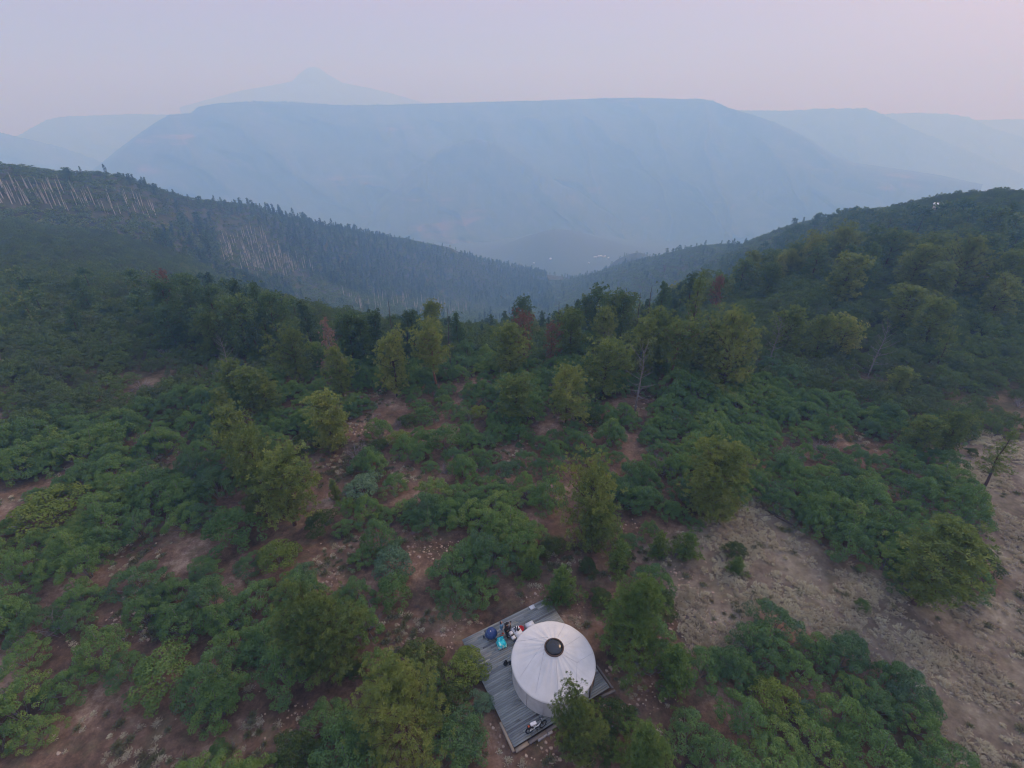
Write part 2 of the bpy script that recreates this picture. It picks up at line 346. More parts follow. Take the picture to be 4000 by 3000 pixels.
# ------------------------------------------------------------------ ground sheet
def ground_mat():
    m, t, b = mat('soil_and_grass', 0.95, 0.1)
    g = t.nodes.new('ShaderNodeNewGeometry').outputs['Position']
    am = t.nodes.new('ShaderNodeAttribute'); am.attribute_name = 'tint'
    av = t.nodes.new('ShaderNodeAttribute'); av.attribute_name = 'veg'
    n1 = noise_node(t, 0.22, 5, g); n2 = noise_node(t, 1.6, 9, g, 0.85); n3 = noise_node(t, 0.7, 4, g)
    s = mathn(t, 'ADD', mathn(t, 'MULTIPLY', n1.outputs[0], 0.5), mathn(t, 'MULTIPLY', n2.outputs[0], 0.5))
    soil = rampnode(t, [(0.38, (0.045, 0.032, 0.024)), (0.47, (0.110, 0.070, 0.048)), (0.54, (0.185, 0.118, 0.082)), (0.62, (0.33, 0.245, 0.18))]); t.links.new(s, soil.inputs[0])
    grass = rampnode(t, [(0.38, (0.07, 0.052, 0.042)), (0.48, (0.150, 0.122, 0.092)), (0.56, (0.230, 0.198, 0.150)), (0.64, (0.35, 0.315, 0.24))]); t.links.new(s, grass.inputs[0])
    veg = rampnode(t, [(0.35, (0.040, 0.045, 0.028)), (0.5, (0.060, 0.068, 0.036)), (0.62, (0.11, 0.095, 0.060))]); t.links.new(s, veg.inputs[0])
    m1 = t.nodes.new('ShaderNodeMix'); m1.data_type = 'RGBA'; t.links.new(am.outputs['Fac'], m1.inputs[0]); t.links.new(soil.outputs[0], m1.inputs[6]); t.links.new(grass.outputs[0], m1.inputs[7])
    # patches of grass in the soil clearings too
    n3r = t.nodes.new('ShaderNodeMapRange'); n3r.inputs[1].default_value = 0.5; n3r.inputs[2].default_value = 0.68; n3r.inputs[4].default_value = 0.6; t.links.new(n3.outputs[0], n3r.inputs[0])
    m3 = t.nodes.new('ShaderNodeMix'); m3.data_type = 'RGBA'; t.links.new(n3r.outputs[0], m3.inputs[0]); t.links.new(m1.outputs[2], m3.inputs[6])
    gg = rampnode(t, [(0.35, (0.075, 0.072, 0.042)), (0.65, (0.17, 0.145, 0.085))]); t.links.new(s, gg.inputs[0]); t.links.new(gg.outputs[0], m3.inputs[7])
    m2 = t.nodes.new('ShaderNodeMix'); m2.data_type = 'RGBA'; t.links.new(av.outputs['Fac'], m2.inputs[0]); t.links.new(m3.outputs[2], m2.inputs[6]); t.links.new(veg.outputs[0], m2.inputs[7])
    t.links.new(m2.outputs[2], b.inputs['Base Color'])
    bn = t.nodes.new('ShaderNodeBump'); bn.inputs['Strength'].default_value = 0.6; bn.inputs['Distance'].default_value = 0.12
    t.links.new(n2.outputs[0], bn.inputs['Height']); t.links.new(bn.outputs[0], b.inputs['Normal'])
    return m
M['ground'] = ground_mat()
az = np.concatenate([np.linspace(-180, -74, 40)[:-1], np.linspace(-74, 74, 760), np.linspace(74, 180, 40)[1:]])
az = np.radians(az)
rr = np.exp(np.concatenate([np.linspace(math.log(1.0), math.log(14), 12)[:-1], np.linspace(math.log(14), math.log(1300), 560)[:-1], np.linspace(math.log(1300), math.log(9000), 60)]))
AZ, RR = np.meshgrid(az, rr)
gx = RR * np.sin(AZ); gy = RR * np.cos(AZ); gz = G(gx, gy)
na, nr = len(az), len(rr)
V = np.concatenate([np.stack([gx, gy, gz], -1).reshape(-1, 3), [[0, 0, -0.5]]])
i = np.arange(nr - 1)[:, None] * na; j = np.arange(na - 1)[None]
Q = np.stack([i + j, i + j + 1, i + na + j + 1, i + na + j], -1).reshape(-1, 4)[:, ::-1]
T3 = np.stack([np.full(na - 1, len(V) - 1), np.arange(na - 1), np.arange(1, na)], 1)[:, ::-1]
gu, gv = proj(gx, gy, gz)
open_ = openness(gu, gv)
mead = sum(meadow(gu + 34 * sin(k * 0.7) * (0.4 + 0.6 * (k % 2)), gv + 20 * cos(k * 0.7) * (0.4 + 0.6 * (k % 2))) for k in range(9)) / 9.0
mead = np.where(RR < 400, np.clip((mead - 0.5) * 1.3 + 0.5 + 1.3 * fbm(gx / 2.2, gy / 2.2, 3, 3), 0, 1) * (mead > 0), 0)
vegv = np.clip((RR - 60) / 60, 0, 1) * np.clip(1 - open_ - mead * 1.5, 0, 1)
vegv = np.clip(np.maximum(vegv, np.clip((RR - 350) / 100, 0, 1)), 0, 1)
me = mesh('ground', V, [Q, T3], [M['ground']], [0, 0], np.append(mead.ravel(), 0), True)
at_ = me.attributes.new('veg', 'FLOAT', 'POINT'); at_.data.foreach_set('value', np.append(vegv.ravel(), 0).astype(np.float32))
obj('ground', me, kind='structure', label='red brown soil slope with dry grass falling away to the valley')

# ------------------------------------------------------------------ far landforms
def hill_mat(name, cliffs=True):
    m, t, b = mat(name, 0.95, 0.05)
    g = t.nodes.new('ShaderNodeNewGeometry').outputs['Position']
    n1 = noise_node(t, 0.012, 6, g, 0.7); r = rampnode(t, [(0.35, (0.030, 0.045, 0.028)), (0.5, (0.055, 0.070, 0.040)), (0.62, (0.11, 0.10, 0.065))]); t.links.new(n1.outputs[0], r.inputs[0])
    if cliffs:
        mp = t.nodes.new('ShaderNodeMapping'); mp.inputs['Scale'].default_value = (0.0022, 0.0022, 0.016); t.links.new(g, mp.inputs[0])
        n2 = noise_node(t, 1.0, 5, mp.outputs[0]); k = t.nodes.new('ShaderNodeMapRange'); k.inputs[1].default_value = 0.60; k.inputs[2].default_value = 0.68; t.links.new(n2.outputs[0], k.inputs[0])
        mm = t.nodes.new('ShaderNodeMix'); mm.data_type = 'RGBA'; t.links.new(k.outputs[0], mm.inputs[0]); t.links.new(r.outputs[0], mm.inputs[6]); mm.inputs[7].default_value = (0.24, 0.13, 0.095, 1)
        t.links.new(mm.outputs[2], b.inputs['Base Color'])
    else: t.links.new(r.outputs[0], b.inputs['Base Color'])
    return m
M['mesa'] = hill_mat('mesa_forest_and_red_cliff'); M['hill'] = hill_mat('far_hill_forest', False)
def landform(name, crest, dist, depth, m, label, top=500, seed=0, base=-470, rough=1.0, n=420, rim=1.5):
    us = np.array([c[0] for c in crest], float); vs = np.array([c[1] for c in crest], float)
    rs = np.array([c[2] if len(c) > 2 else dist for c in crest], float)
    u = np.linspace(us[0], us[-1], n); v = np.interp(u, us, vs); r = np.interp(u, us, rs)
    x, y, z = ray(u, v); hyp = np.hypot(x, y); a = np.arctan2(x, y); zc = CAMZ + z / hyp * r
    zc = zc + rim * 8 * fbm(u / 9.0, u * 0 + seed, seed, 3)
    rows = []
    prof = [(0, 0), (0.08, 0.03), (0.2, 0.1), (0.35, 0.24), (0.5, 0.42), (0.65, 0.6), (0.8, 0.79), (0.9, 0.9), (0.96, 0.965), (1, 1)]
    s = np.linspace(0, 1, 60); hp = np.interp(s, [p[0] for p in prof], [p[1] for p in prof])
    hp = hp + 0.015 * np.sin(s * 40) * (s < 0.97) * (s > 0.05)
    for k in range(60):
        rb = r - depth * (1 - s[k])
        but = np.abs(fbm(a * 10 + s[k] * 1.3, s[k] * 2.6 + a * 3, seed + 3, 3)) * 3.0
        w_ = 4 * s[k] * (1 - s[k]) + 0.15 * (1 - s[k])
        zz = base + (zc - base) * hp[k]
        rb = rb - (0.5 - but) * depth * 0.6 * w_ * rough
        rows.append(np.stack([rb * np.sin(a), rb * np.cos(a), zz], 1))
    for q, dz in ((0.3, 2), (0.7, -4), (1.0, -60), (1.25, -300)):
        rows.append(np.stack([(r + top * q) * np.sin(a), (r + top * q) * np.cos(a), zc + dz], 1))
    V = np.concatenate(rows); m_ = len(rows)
    i = np.arange(m_ - 1)[:, None] * n; j = np.arange(n - 1)[None]
    Q = np.stack([i + j, i + j + 1, i + n + j + 1, i + n + j], -1).reshape(-1, 4)
    obj(name, mesh(name, V, [Q], [m], [0], None, True), kind='structure', label=label)
    return u, a, r, zc
mesa_crest = [(300, 760, 2925), (380, 690, 2990), (470, 600, 3120), (560, 520, 3224), (620, 475, 3276), (660, 452, 3328), (745, 446, 3380), (775, 418, 3432), (850, 404, 3510), (1000, 396, 3575), (1150, 400, 3588), (1350, 412, 3614),
              (1500, 410, 3640), (1700, 404, 3640), (1900, 398, 3640), (2150, 392, 3640), (2350, 384, 3640), (2500, 382, 3614), (2690, 388, 3536), (2730, 386, 3510), (2790, 396, 3458), (2850, 424, 3406), (2930, 448, 3328), (3020, 480, 3250),
              (3100, 520, 3172), (3180, 570, 3068), (3250, 625, 2990), (3330, 665, 2912), (3480, 690, 2834), (3650, 720, 2756), (3820, 765, 2704)]
mu, ma, mr_, mz = landform('mesa', mesa_crest, 3640, 1000, M['mesa'], 'long flat topped mesa fading blue in smoke haze', 700, 11, -640, 1.0, 700, 0.5)
landform('mesa_spur', [(1380, 960, 2600), (1480, 820, 2665), (1600, 690, 2756), (1720, 600, 2834), (1800, 560, 2860), (1870, 548, 2860), (1950, 578, 2847), (2060, 650, 2795), (2200, 740, 2730), (2400, 850, 2665), (2600, 950, 2600)], 2860, 546, M['mesa'], 'forested spur jutting from the middle of the mesa', 450, 23, -640, 0.6)
landform('mesa_shoulder', [(2850, 820, 2665), (2950, 740, 2756), (3050, 690, 2795), (3200, 665, 2795), (3330, 690, 2730), (3500, 745, 2600), (3600, 800, 2535)], 2730, 416, M['mesa'], 'low shoulder at the right foot of the mesa', 250, 31, -640, 0.5, 200)
landform('far_plateau', [(2650, 440), (2850, 432), (3050, 434), (3150, 430), (3180, 425), (3390, 425), (3430, 440), (3560, 505), (3700, 560), (3850, 630), (4000, 700), (4150, 760)], 4680, 910, M['hill'], 'hazy plateau behind the right end of the mesa', 500, 41, -640, 0.8)
landform('farther_plateau', [(3300, 450), (3440, 447), (3560, 442), (3700, 446), (3780, 458), (3880, 505), (4000, 540), (4200, 600)], 5850, 910, M['hill'], 'paler plateau stepping down behind the right plateau', 500, 47, -640, 0.8)
landform('farthest_plateau', [(3700, 470), (3830, 470), (4000, 466), (4200, 470)], 6890, 910, M['hill'], 'faintest plateau at the right edge of the haze', 400, 53, -640, 0.6, 120)
landform('left_foothill', [(-200, 480), (-50, 510), (0, 520), (100, 545), (230, 577), (330, 612), (450, 665), (600, 740)], 4290, 780, M['hill'], 'hazy hill sloping down from the left edge', 400, 61, -640, 0.7, 200)
landform('left_plateau', [(-100, 560), (60, 540), (130, 500), (180, 472), (235, 458), (400, 451), (520, 447), (620, 449), (760, 452), (900, 470)], 5850, 910, M['hill'], 'faint low plateau at the left behind the mesa', 500, 67, -640, 0.8, 240)
landform('distant_peak', [(700, 420), (850, 378), (950, 352), (1050, 335), (1140, 318), (1168, 288), (1200, 265), (1225, 261), (1250, 268), (1280, 290), (1340, 324), (1450, 345), (1540, 368), (1650, 400), (1750, 430)], 7280, 1170, M['hill'], 'faint pointed peak rising behind the mesa', 400, 71, -640, 0.9, 420, 0.6)

# ------------------------------------------------------------------ smoke haze
def build_haze():
    mb = MB(); x, y0, y1, z0, z1 = 8200, -400, 8300, -1000, 530
    mb.box((0, (y0 + y1) / 2, (z0 + z1) / 2), (2 * x, y1 - y0, z1 - z0))
    m = bpy.data.materials.new('smoke_haze'); m.use_nodes = True; t = m.node_tree; t.nodes.clear()
    o = t.nodes.new('ShaderNodeOutputMaterial'); p = t.nodes.new('ShaderNodeVolumePrincipled')
    p.inputs['Color'].default_value = (0.29, 0.56, 1.0, 1); p.inputs['Absorption Color'].default_value = (1, 1, 1, 1)
    p.inputs['Density'].default_value = 0.00086; p.inputs['Anisotropy'].default_value = 0.15
    t.links.new(p.outputs[0], o.inputs['Volume'])
    o = obj('haze', mb.build('haze', m), kind='stuff', label='blue smoke haze filling the valley', cat='haze')
    return o
build_haze()
# ================================================================== plant builders
def blades(rng, C, O, tr, nb, bw, up=0.5, spread=0.75, tint=None):
    """tufts: nb wedge-shaped blades around every centre C, facing out along O"""
    n = len(C)
    d = rng.normal(size=(n, nb, 3)) * spread + O[:, None] * 0.55 + np.array([0, 0, up])
    d /= np.linalg.norm(d, axis=2)[..., None] + 1e-9
    L = tr * rng.uniform(0.65, 1.15, (n, nb, 1))
    sd = np.cross(d, rng.normal(size=(n, nb, 3))); sd /= np.linalg.norm(sd, axis=2)[..., None] + 1e-9
    c = C[:, None]; tip = c + d * L; wv = sd * bw * rng.uniform(0.7, 1.3, (n, nb, 1))
    V = np.stack([c + d * L * 0.08, tip - wv - d * L * 0.2, tip + d * L * 0.0, tip + wv - d * L * 0.2], 2).reshape(-1, 3)
    k = np.arange(n * nb)[:, None] * 4
    T = np.repeat((rng.uniform(0, 1, n) if tint is None else tint), nb * 4)
    return V, k + np.array([[0, 1, 2, 3]]), T
def leaves(rng, C, size, nrm_, tint):
    n = len(C)
    a = np.cross(nrm_, rng.normal(size=(n, 3))); a /= np.linalg.norm(a, axis=1)[:, None] + 1e-9
    b = np.cross(nrm_, a); b /= np.linalg.norm(b, axis=1)[:, None] + 1e-9
    s = size * rng.uniform(0.6, 1.3, (n, 1)); a = a * s; b = b * s * 0.75
    V = np.stack([C - a, C - b, C + a, C + b], 1).reshape(-1, 3)
    return V, np.arange(n)[:, None] * 4 + np.array([[0, 1, 2, 3]]), np.repeat(tint, 4)

def conifer(seed, h=10.0, R=3.2, t0=0.14, nb=70, sub=4, ntuft=4, tr=0.30, nbl=12, bw=0.04, prof=None, el=(-0.15, 0.9),
            trunk_r=None, bare=0.0, nodes=10, lean=0.04, gaps=0.25, tuftsd=0.34):
    rng = np.random.default_rng(seed); W = MB(); Cr = MB()
    prof = prof or (lambda t: (0.55 + 0.9 * t) if t < 0.4 else 0.91 * (1 - ((t - 0.4) / 0.62) ** 2.0) ** 0.5 if t < 1.0 else 0.1)
    zs = np.linspace(0, 1, nodes); off = np.cumsum(rng.normal(size=(nodes, 2)) * lean * h / nodes * 2, axis=0); off -= off[0]
    tp = np.column_stack([off, zs * h]); r0 = trunk_r or h * 0.020
    W.tube(tp, r0 * (1.05 - zs) + 0.015, 8)
    lob = rng.uniform(0, 2 * pi, 3); amp = rng.uniform(0.1, 0.28, 3)
    C = []; O = []; az0 = 0.0
    for b in range(nb):
        t = (b + rng.uniform(0, 1)) / nb; z0 = (t0 + (1 - t0) * t) * h * 0.985
        az0 += 2.39996 + rng.uniform(-0.4, 0.4); az_ = az0
        f = 1 + sum(amp[q] * sin((q + 1) * az_ + lob[q] + z0 * 0.5) for q in range(3))
        if rng.uniform() < gaps: f *= rng.uniform(0.35, 0.8)
        L = max(0.25, R * prof(t) * f * rng.uniform(0.8, 1.1))
        e = el[0] + (el[1] - el[0]) * t + rng.uniform(-0.15, 0.15)
        base = np.array([np.interp(z0, tp[:, 2], tp[:, 0]), np.interp(z0, tp[:, 2], tp[:, 1]), z0])
        hd = np.array([cos(az_), sin(az_), 0]); s = np.linspace(0, 1, 5)
        sw = rng.uniform(-0.25, 0.25) * L; pv = np.array([-hd[1], hd[0], 0])
        pts = base + np.outer(s * L * cos(e), hd) + np.outer(s ** 2 * sw, pv) + np.outer(s * L * sin(e) + s ** 2 * 0.18 * L, [0, 0, 1])
        W.tube(pts, np.linspace(0.012 * L + 0.018, 0.010, 5), 4, cap=False)
        ns = max(2, int(sub * (0.5 + L / R)))
        for q in range(ns):
            sp = 1 - rng.uniform(0, 0.72) ** 1.4 if q else 1.0
            pb = np.array([np.interp(sp - 0.12, s, pts[:, i]) for i in range(3)])
            c = np.array([np.interp(sp, s, pts[:, i]) for i in range(3)]) + pv * rng.normal() * 0.22 * L * sp * (q > 0) + [0, 0, rng.uniform(0.0, 0.3)]
            W.tube([pb, (pb + c) / 2 + [0, 0, 0.05], c], [0.016, 0.012, 0.008], 3, cap=False)
            if rng.uniform() < bare: continue
            k = max(1, int(round(ntuft * rng.uniform(0.6, 1.4))))
            cc = c + rng.normal(size=(k, 3)) * [tuftsd, tuftsd, tuftsd * 0.62]
            C.append(cc); o = hd * 0.8 + [0, 0, 0.3]; O.append(np.repeat(o[None], k, 0))
    if bare < 0.9:
        k = 6; C.append(tp[-1] + rng.normal(size=(k, 3)) * [tuftsd * .5, tuftsd * .5, tuftsd]); O.append(np.zeros((k, 3)))
    if C:
        C = np.concatenate(C); O = np.concatenate(O)
        # neighbouring tufts share a hue
        T = 0.5 + 1.4 * fbm(C[:, 0] * 0.9 + C[:, 2] * 0.7, C[:, 1] * 0.9 - C[:, 2] * 0.4, seed, 2) + rng.uniform(-0.25, 0.25, len(C))
        V, Q, TT = blades(rng, C, O, tr, nbl, bw, tint=np.clip(T, 0, 1)); Cr.add(V, Q, 0, TT)
    ref = np.concatenate((Cr if Cr.n else W).V); kz = h / ref[:, 2].max(); kr = R * 1.05 / np.quantile(np.hypot(ref[:, 0], ref[:, 1]), 0.97)
    for mb in (W, Cr): mb.V = [v * [kr, kr, kz] for v in mb.V]
    return W, Cr

def shrub(seed, r=2.0, h=2.0, nl=26, nleaf=70, lr=0.62, leaf=0.085, stems=9, flat=1.0, up=0.35, fill=0.55):
    rng = np.random.default_rng(seed); W = MB(); Cr = MB(); Vs = []; lob = rng.uniform(0, 6.28, 3)
    for q in range(nl):
        a = q * 2.39996 + rng.uniform(-0.5, 0.5); f = ((q + 0.5) / nl) ** 0.5
        rad = r * f * (1 + 0.22 * sin(2 * a + lob[0]) + 0.14 * sin(3 * a + lob[1]))
        top = h * (1 - 0.62 * (f ** 2.2)) * rng.uniform(0.72, 1.1)
        c = np.array([rad * cos(a), rad * sin(a), max(top - lr * 0.7, lr * 0.45)])
        R_ = lr * rng.uniform(0.65, 1.3); n = int(nleaf * (R_ / lr) ** 2)
        d = rng.normal(size=(n, 3)); d[:, 2] = np.abs(d[:, 2]) * 1.1 - 0.35; d /= np.linalg.norm(d, axis=1)[:, None]
        sc = R_ * rng.uniform(fill, 1.08, (n, 1)); pnt = c + d * sc * [1, 1, 0.85 * flat]
        pnt[:, 2] = np.maximum(pnt[:, 2], 0.05)
        nn = d + rng.normal(size=(n, 3)) * 0.6 + [0, 0, up]; nn /= np.linalg.norm(nn, axis=1)[:, None]
        tv = np.clip(rng.uniform(0, 1) * 0.7 + rng.uniform(0, 0.3, n), 0, 1)
        V, Q, T = leaves(rng, pnt, leaf, nn, tv); Cr.add(V, Q, 0, T)
        if q % max(1, nl // max(stems, 1)) == 0 and stems:
            b0 = np.array([c[0] * 0.12, c[1] * 0.12, -0.15])
            W.tube([b0, (b0 + c) / 2 + rng.normal(size=3) * 0.1, c + [0, 0, R_ * 0.8], c + rng.normal(size=3) * R_ * 0.5 + [0, 0, R_ * 1.02]], [0.045, 0.03, 0.016, 0.008], 4, cap=False)
    return W, Cr

def deadbush(seed, r=1.3, h=1.3, n=16):
    rng = np.random.default_rng(seed); W = MB()
    for k in range(n):
        a = rng.uniform(0, 2 * pi); e = rng.uniform(0.35, 1.3); L = r * rng.uniform(0.6, 1.15)
        d = np.array([cos(a) * cos(e), sin(a) * cos(e), sin(e) * h / r]); p0 = np.array([cos(a) * 0.1, sin(a) * 0.1, -0.1])
        m1 = p0 + d * L * 0.5 + rng.normal(size=3) * 0.12; p1 = p0 + d * L + rng.normal(size=3) * 0.15
        W.tube([p0, m1, p1], [0.035, 0.022, 0.008], 4, cap=False)
        for q in range(4):
            b0 = m1 + (p1 - m1) * rng.uniform(0, 0.9); W.tube([b0, b0 + (d * 0.5 + rng.normal(size=3) * 0.6) * L * 0.35], [0.014, 0.005], 3, cap=False)
    return W

LIB = {}
def lib(kind, W, Cr, wm, cm):
    LIB.setdefault(kind, []).append((W.build(kind + '_trunk', wm) if W is not None and W.n else None, Cr.build(kind + '_crown', cm) if Cr is not None and Cr.n else None))
round_top = lambda t: 0.75 + 0.6 * t if t < 0.42 else max(0.12, (1 - ((t - 0.42) / 0.62) ** 2.4)) ** 0.6
cone = lambda t: max(0.08, 1.0 - t) ** 0.85
young = lambda t: max(0.12, 1.0 - t ** 1.4)
for q in range(5): lib('pine', *conifer(100 + q, 10, [2.9, 3.2, 2.6, 3.0, 2.7][q], 0.16, 72, 6, 2, 0.40, 20, 0.040, round_top if q % 2 else None, tuftsd=0.42), M['bark'], M['pine'])
lib('bigpine', *conifer(150, 10, 4.2, 0.10, 100, 7, 2.0, 0.33, 34, 0.020, lambda t: 0.95 if t < 0.25 else max(0.1, 1 - ((t - 0.25) / 0.8) ** 1.7) ** 0.7, el=(0.0, 1.0), tuftsd=0.36), M['bark'], M['pine'])
for q in range(2): lib('nearpine', *conifer(160 + q, 10, 3.1 - 0.3 * q, 0.08, 100, 8, 2.2, 0.31, 34, 0.020, young if q else round_top, tuftsd=0.36), M['bark'], M['green_pine'] if q else M['pine'])
for q in range(2): lib('redpine', *conifer(170 + q, 10, 2.7, 0.42, 52, 6, 2, 0.40, 20, 0.040, round_top, trunk_r=0.23), M['bark_red'], M['pine'])
for q in range(2): lib('youngpine', *conifer(180 + q, 4, 1.25, 0.06, 46, 5, 2, 0.26, 18, 0.028, young, tuftsd=0.2), M['bark'], M['green_pine'])
for q in range(2): lib('thinpine', *conifer(190 + q, 10, 2.0, 0.25, 36, 4, 4, 0.30, 11, 0.042, young, gaps=0.5), M['bark'], M['pine'])
for q in range(3): lib('darkpine', *conifer(200 + q, 10, 2.5, 0.12, 46, 4, 4, 0.42, 9, 0.075, round_top if q else young, tuftsd=0.4), M['bark'], M['pine_far'])
for q in range(3): lib('fir', *conifer(210 + q, 10, 1.9, 0.06, 52, 4, 3, 0.40, 9, 0.075, cone, el=(-0.25, 0.4), tuftsd=0.28), M['bark'], M['fir'])
lib('rustpine', *conifer(220, 10, 2.3, 0.15, 40, 4, 3, 0.36, 8, 0.06, round_top, bare=0.25), M['bark'], M['rust'])
lib('pinkpine', *conifer(221, 10, 2.2, 0.15, 36, 4, 3, 0.34, 7, 0.06, young, bare=0.35), M['deadwood'], M['pinkdead'])
lib('snag', *conifer(222, 10, 1.4, 0.3, 26, 3, 1, prof=young, bare=1.0, trunk_r=0.16), M['snag'], None)
lib('greysnag', *conifer(223, 10, 2.6, 0.15, 34, 5, 1, prof=round_top, bare=1.0, trunk_r=0.16), M['deadwood'], None)
for q in range(3): lib('oak', *shrub(300 + q, 2.0, 2.6, 62, 150, 0.31, 0.046, fill=0.72), M['twig'], M['oak'])
for q in range(2): lib('oakmid', *shrub(310 + q, 2.0, 2.7, 36, 75, 0.38, 0.078, stems=4, fill=0.8), M['twig'], M['oak_far'])
lib('juniper', *shrub(320, 1.5, 2.6, 60, 110, 0.30, 0.055, stems=3, up=0.1, fill=0.82), M['twig'], M['juniper'])
lib('juniper_olive', *shrub(321, 1.5, 2.6, 60, 110, 0.30, 0.055, stems=3, up=0.1, fill=0.82), M['twig'], M['juniper_olive'])
lib('juniper_dark', *shrub(322, 1.4, 2.6, 60, 110, 0.30, 0.055, stems=3, up=0.1, fill=0.82), M['twig'], M['juniper_dark'])
lib('juniper_blue', *shrub(323, 1.4, 2.4, 60, 110, 0.30, 0.055, stems=3, up=0.1, fill=0.82), M['twig'], M['juniper_blue'])
for q in range(3): lib('deadbush', deadbush(330 + q, n=24), None, M['greytwig'], None)

# far single-mesh plants (trunk and crown in one)
def both(W, Cr, name, wm, cm):
    mb = MB()
    for src, slot in ((W, 0), (Cr, 1)):
        if src is None: continue
        off = mb.n
        for (s_, k), fs in src.F.items():
            for f in fs: mb.F.setdefault((slot, k), []).append(f + off)
        mb.V += src.V; mb.T += src.T; mb.n += src.n
    return mb.build(name, [wm, cm])
FAR = {}
def trunk_only(h, r): return MB().tube([(0, 0, -0.5), (0, 0, h * 0.8)], [r, r * 0.4], 4)
def farcon(seed, h, R, prof, n, tr, nb, bw, el): 
    W, Cr = conifer(seed, h, R, 0.1, n, 2, 2, tr, nb, bw, prof, el=el, tuftsd=0.4)
    return trunk_only(h, h * 0.016), Cr
FAR['fir'] = [both(*farcon(400 + q, 10, 1.8, cone, 26, 0.75, 5, 0.20, (-0.3, 0.3)), 'fir_tree', M['bark'], M['fir']) for q in range(2)]
FAR['pine'] = [both(*farcon(410 + q, 9, 2.5, round_top, 24, 0.9, 6, 0.24, (-0.1, 0.8)), 'pine_tree', M['bark'], M['pine_far']) for q in range(2)]
def farsh(seed, cm): W, Cr = shrub(seed, 2.2, 2.3, 13, 16, 0.72, 0.28, stems=0, fill=0.8); return both(None, Cr, 'oak_shrub', M['twig'], cm)
FAR['oak'] = [farsh(420, M['oak_far']), farsh(421, M['oak_far'])]
def aspen(seed, leafy=True):
    rng = np.random.default_rng(seed); W = MB(); h = 11; x = rng.normal() * 0.3
    W.tube([(0, 0, -0.5), (x * 0.4, 0.1, h * 0.5), (x, 0, h)], [0.28, 0.22, 0.07], 5)
    for k in range(7):
        z = h * rng.uniform(0.55, 0.97); a = rng.uniform(0, 6.28); L = rng.uniform(0.6, 1.5)
        W.tube([(x * z / h, 0, z), (x * z / h + cos(a) * L, sin(a) * L, z + L * 0.8)], [0.05, 0.015], 3, cap=False)
    Cr = None
    if leafy:
        Cr = MB(); C = np.column_stack([rng.normal(size=90) * 0.75 + x, rng.normal(size=90) * 0.75, h * rng.uniform(0.62, 1.04, 90)])
        d = rng.normal(size=(90, 3)); d /= np.linalg.norm(d, axis=1)[:, None]
        Cr.add(*[a for a in leaves(rng, C, 0.24, d, rng.uniform(0, 1, 90))][:2])
    return both(W, Cr, 'aspen_tree', M['aspenbark'], M['aspen'])
FAR['aspen'] = [aspen(1), aspen(2, False), aspen(3)]
def tuft(seed, m, n=26, r=0.32, h=0.34, bw=0.02):
    rng = np.random.default_rng(seed); mb = MB(); C = rng.normal(size=(7, 3)) * [r * 0.6, r * 0.6, 0]; C[:, 2] = 0
    mb.add(*blades(rng, C, np.zeros((7, 3)), h, n // 3, bw, up=0.5, spread=0.8)[:2]); return mb.build('grass_tuft', m)
def pebble(seed):
    rng = np.random.default_rng(seed); mb = MB(); n = 7; a = np.arange(n) * 2 * pi / n
    r = rng.uniform(0.7, 1.1, n); lo = np.stack([r * np.cos(a), r * np.sin(a) * 0.75, np.full(n, -0.2)], 1); hi = lo * [0.75, 0.75, 0] + [0, 0, 0.35] + rng.normal(size=(n, 3)) * 0.06
    mb.add(np.concatenate([lo, hi]), [[k, (k + 1) % n, n + (k + 1) % n, n + k] for k in range(n)]); mb.add(hi, [list(range(n))]); return mb.build('stone', M['stone'])

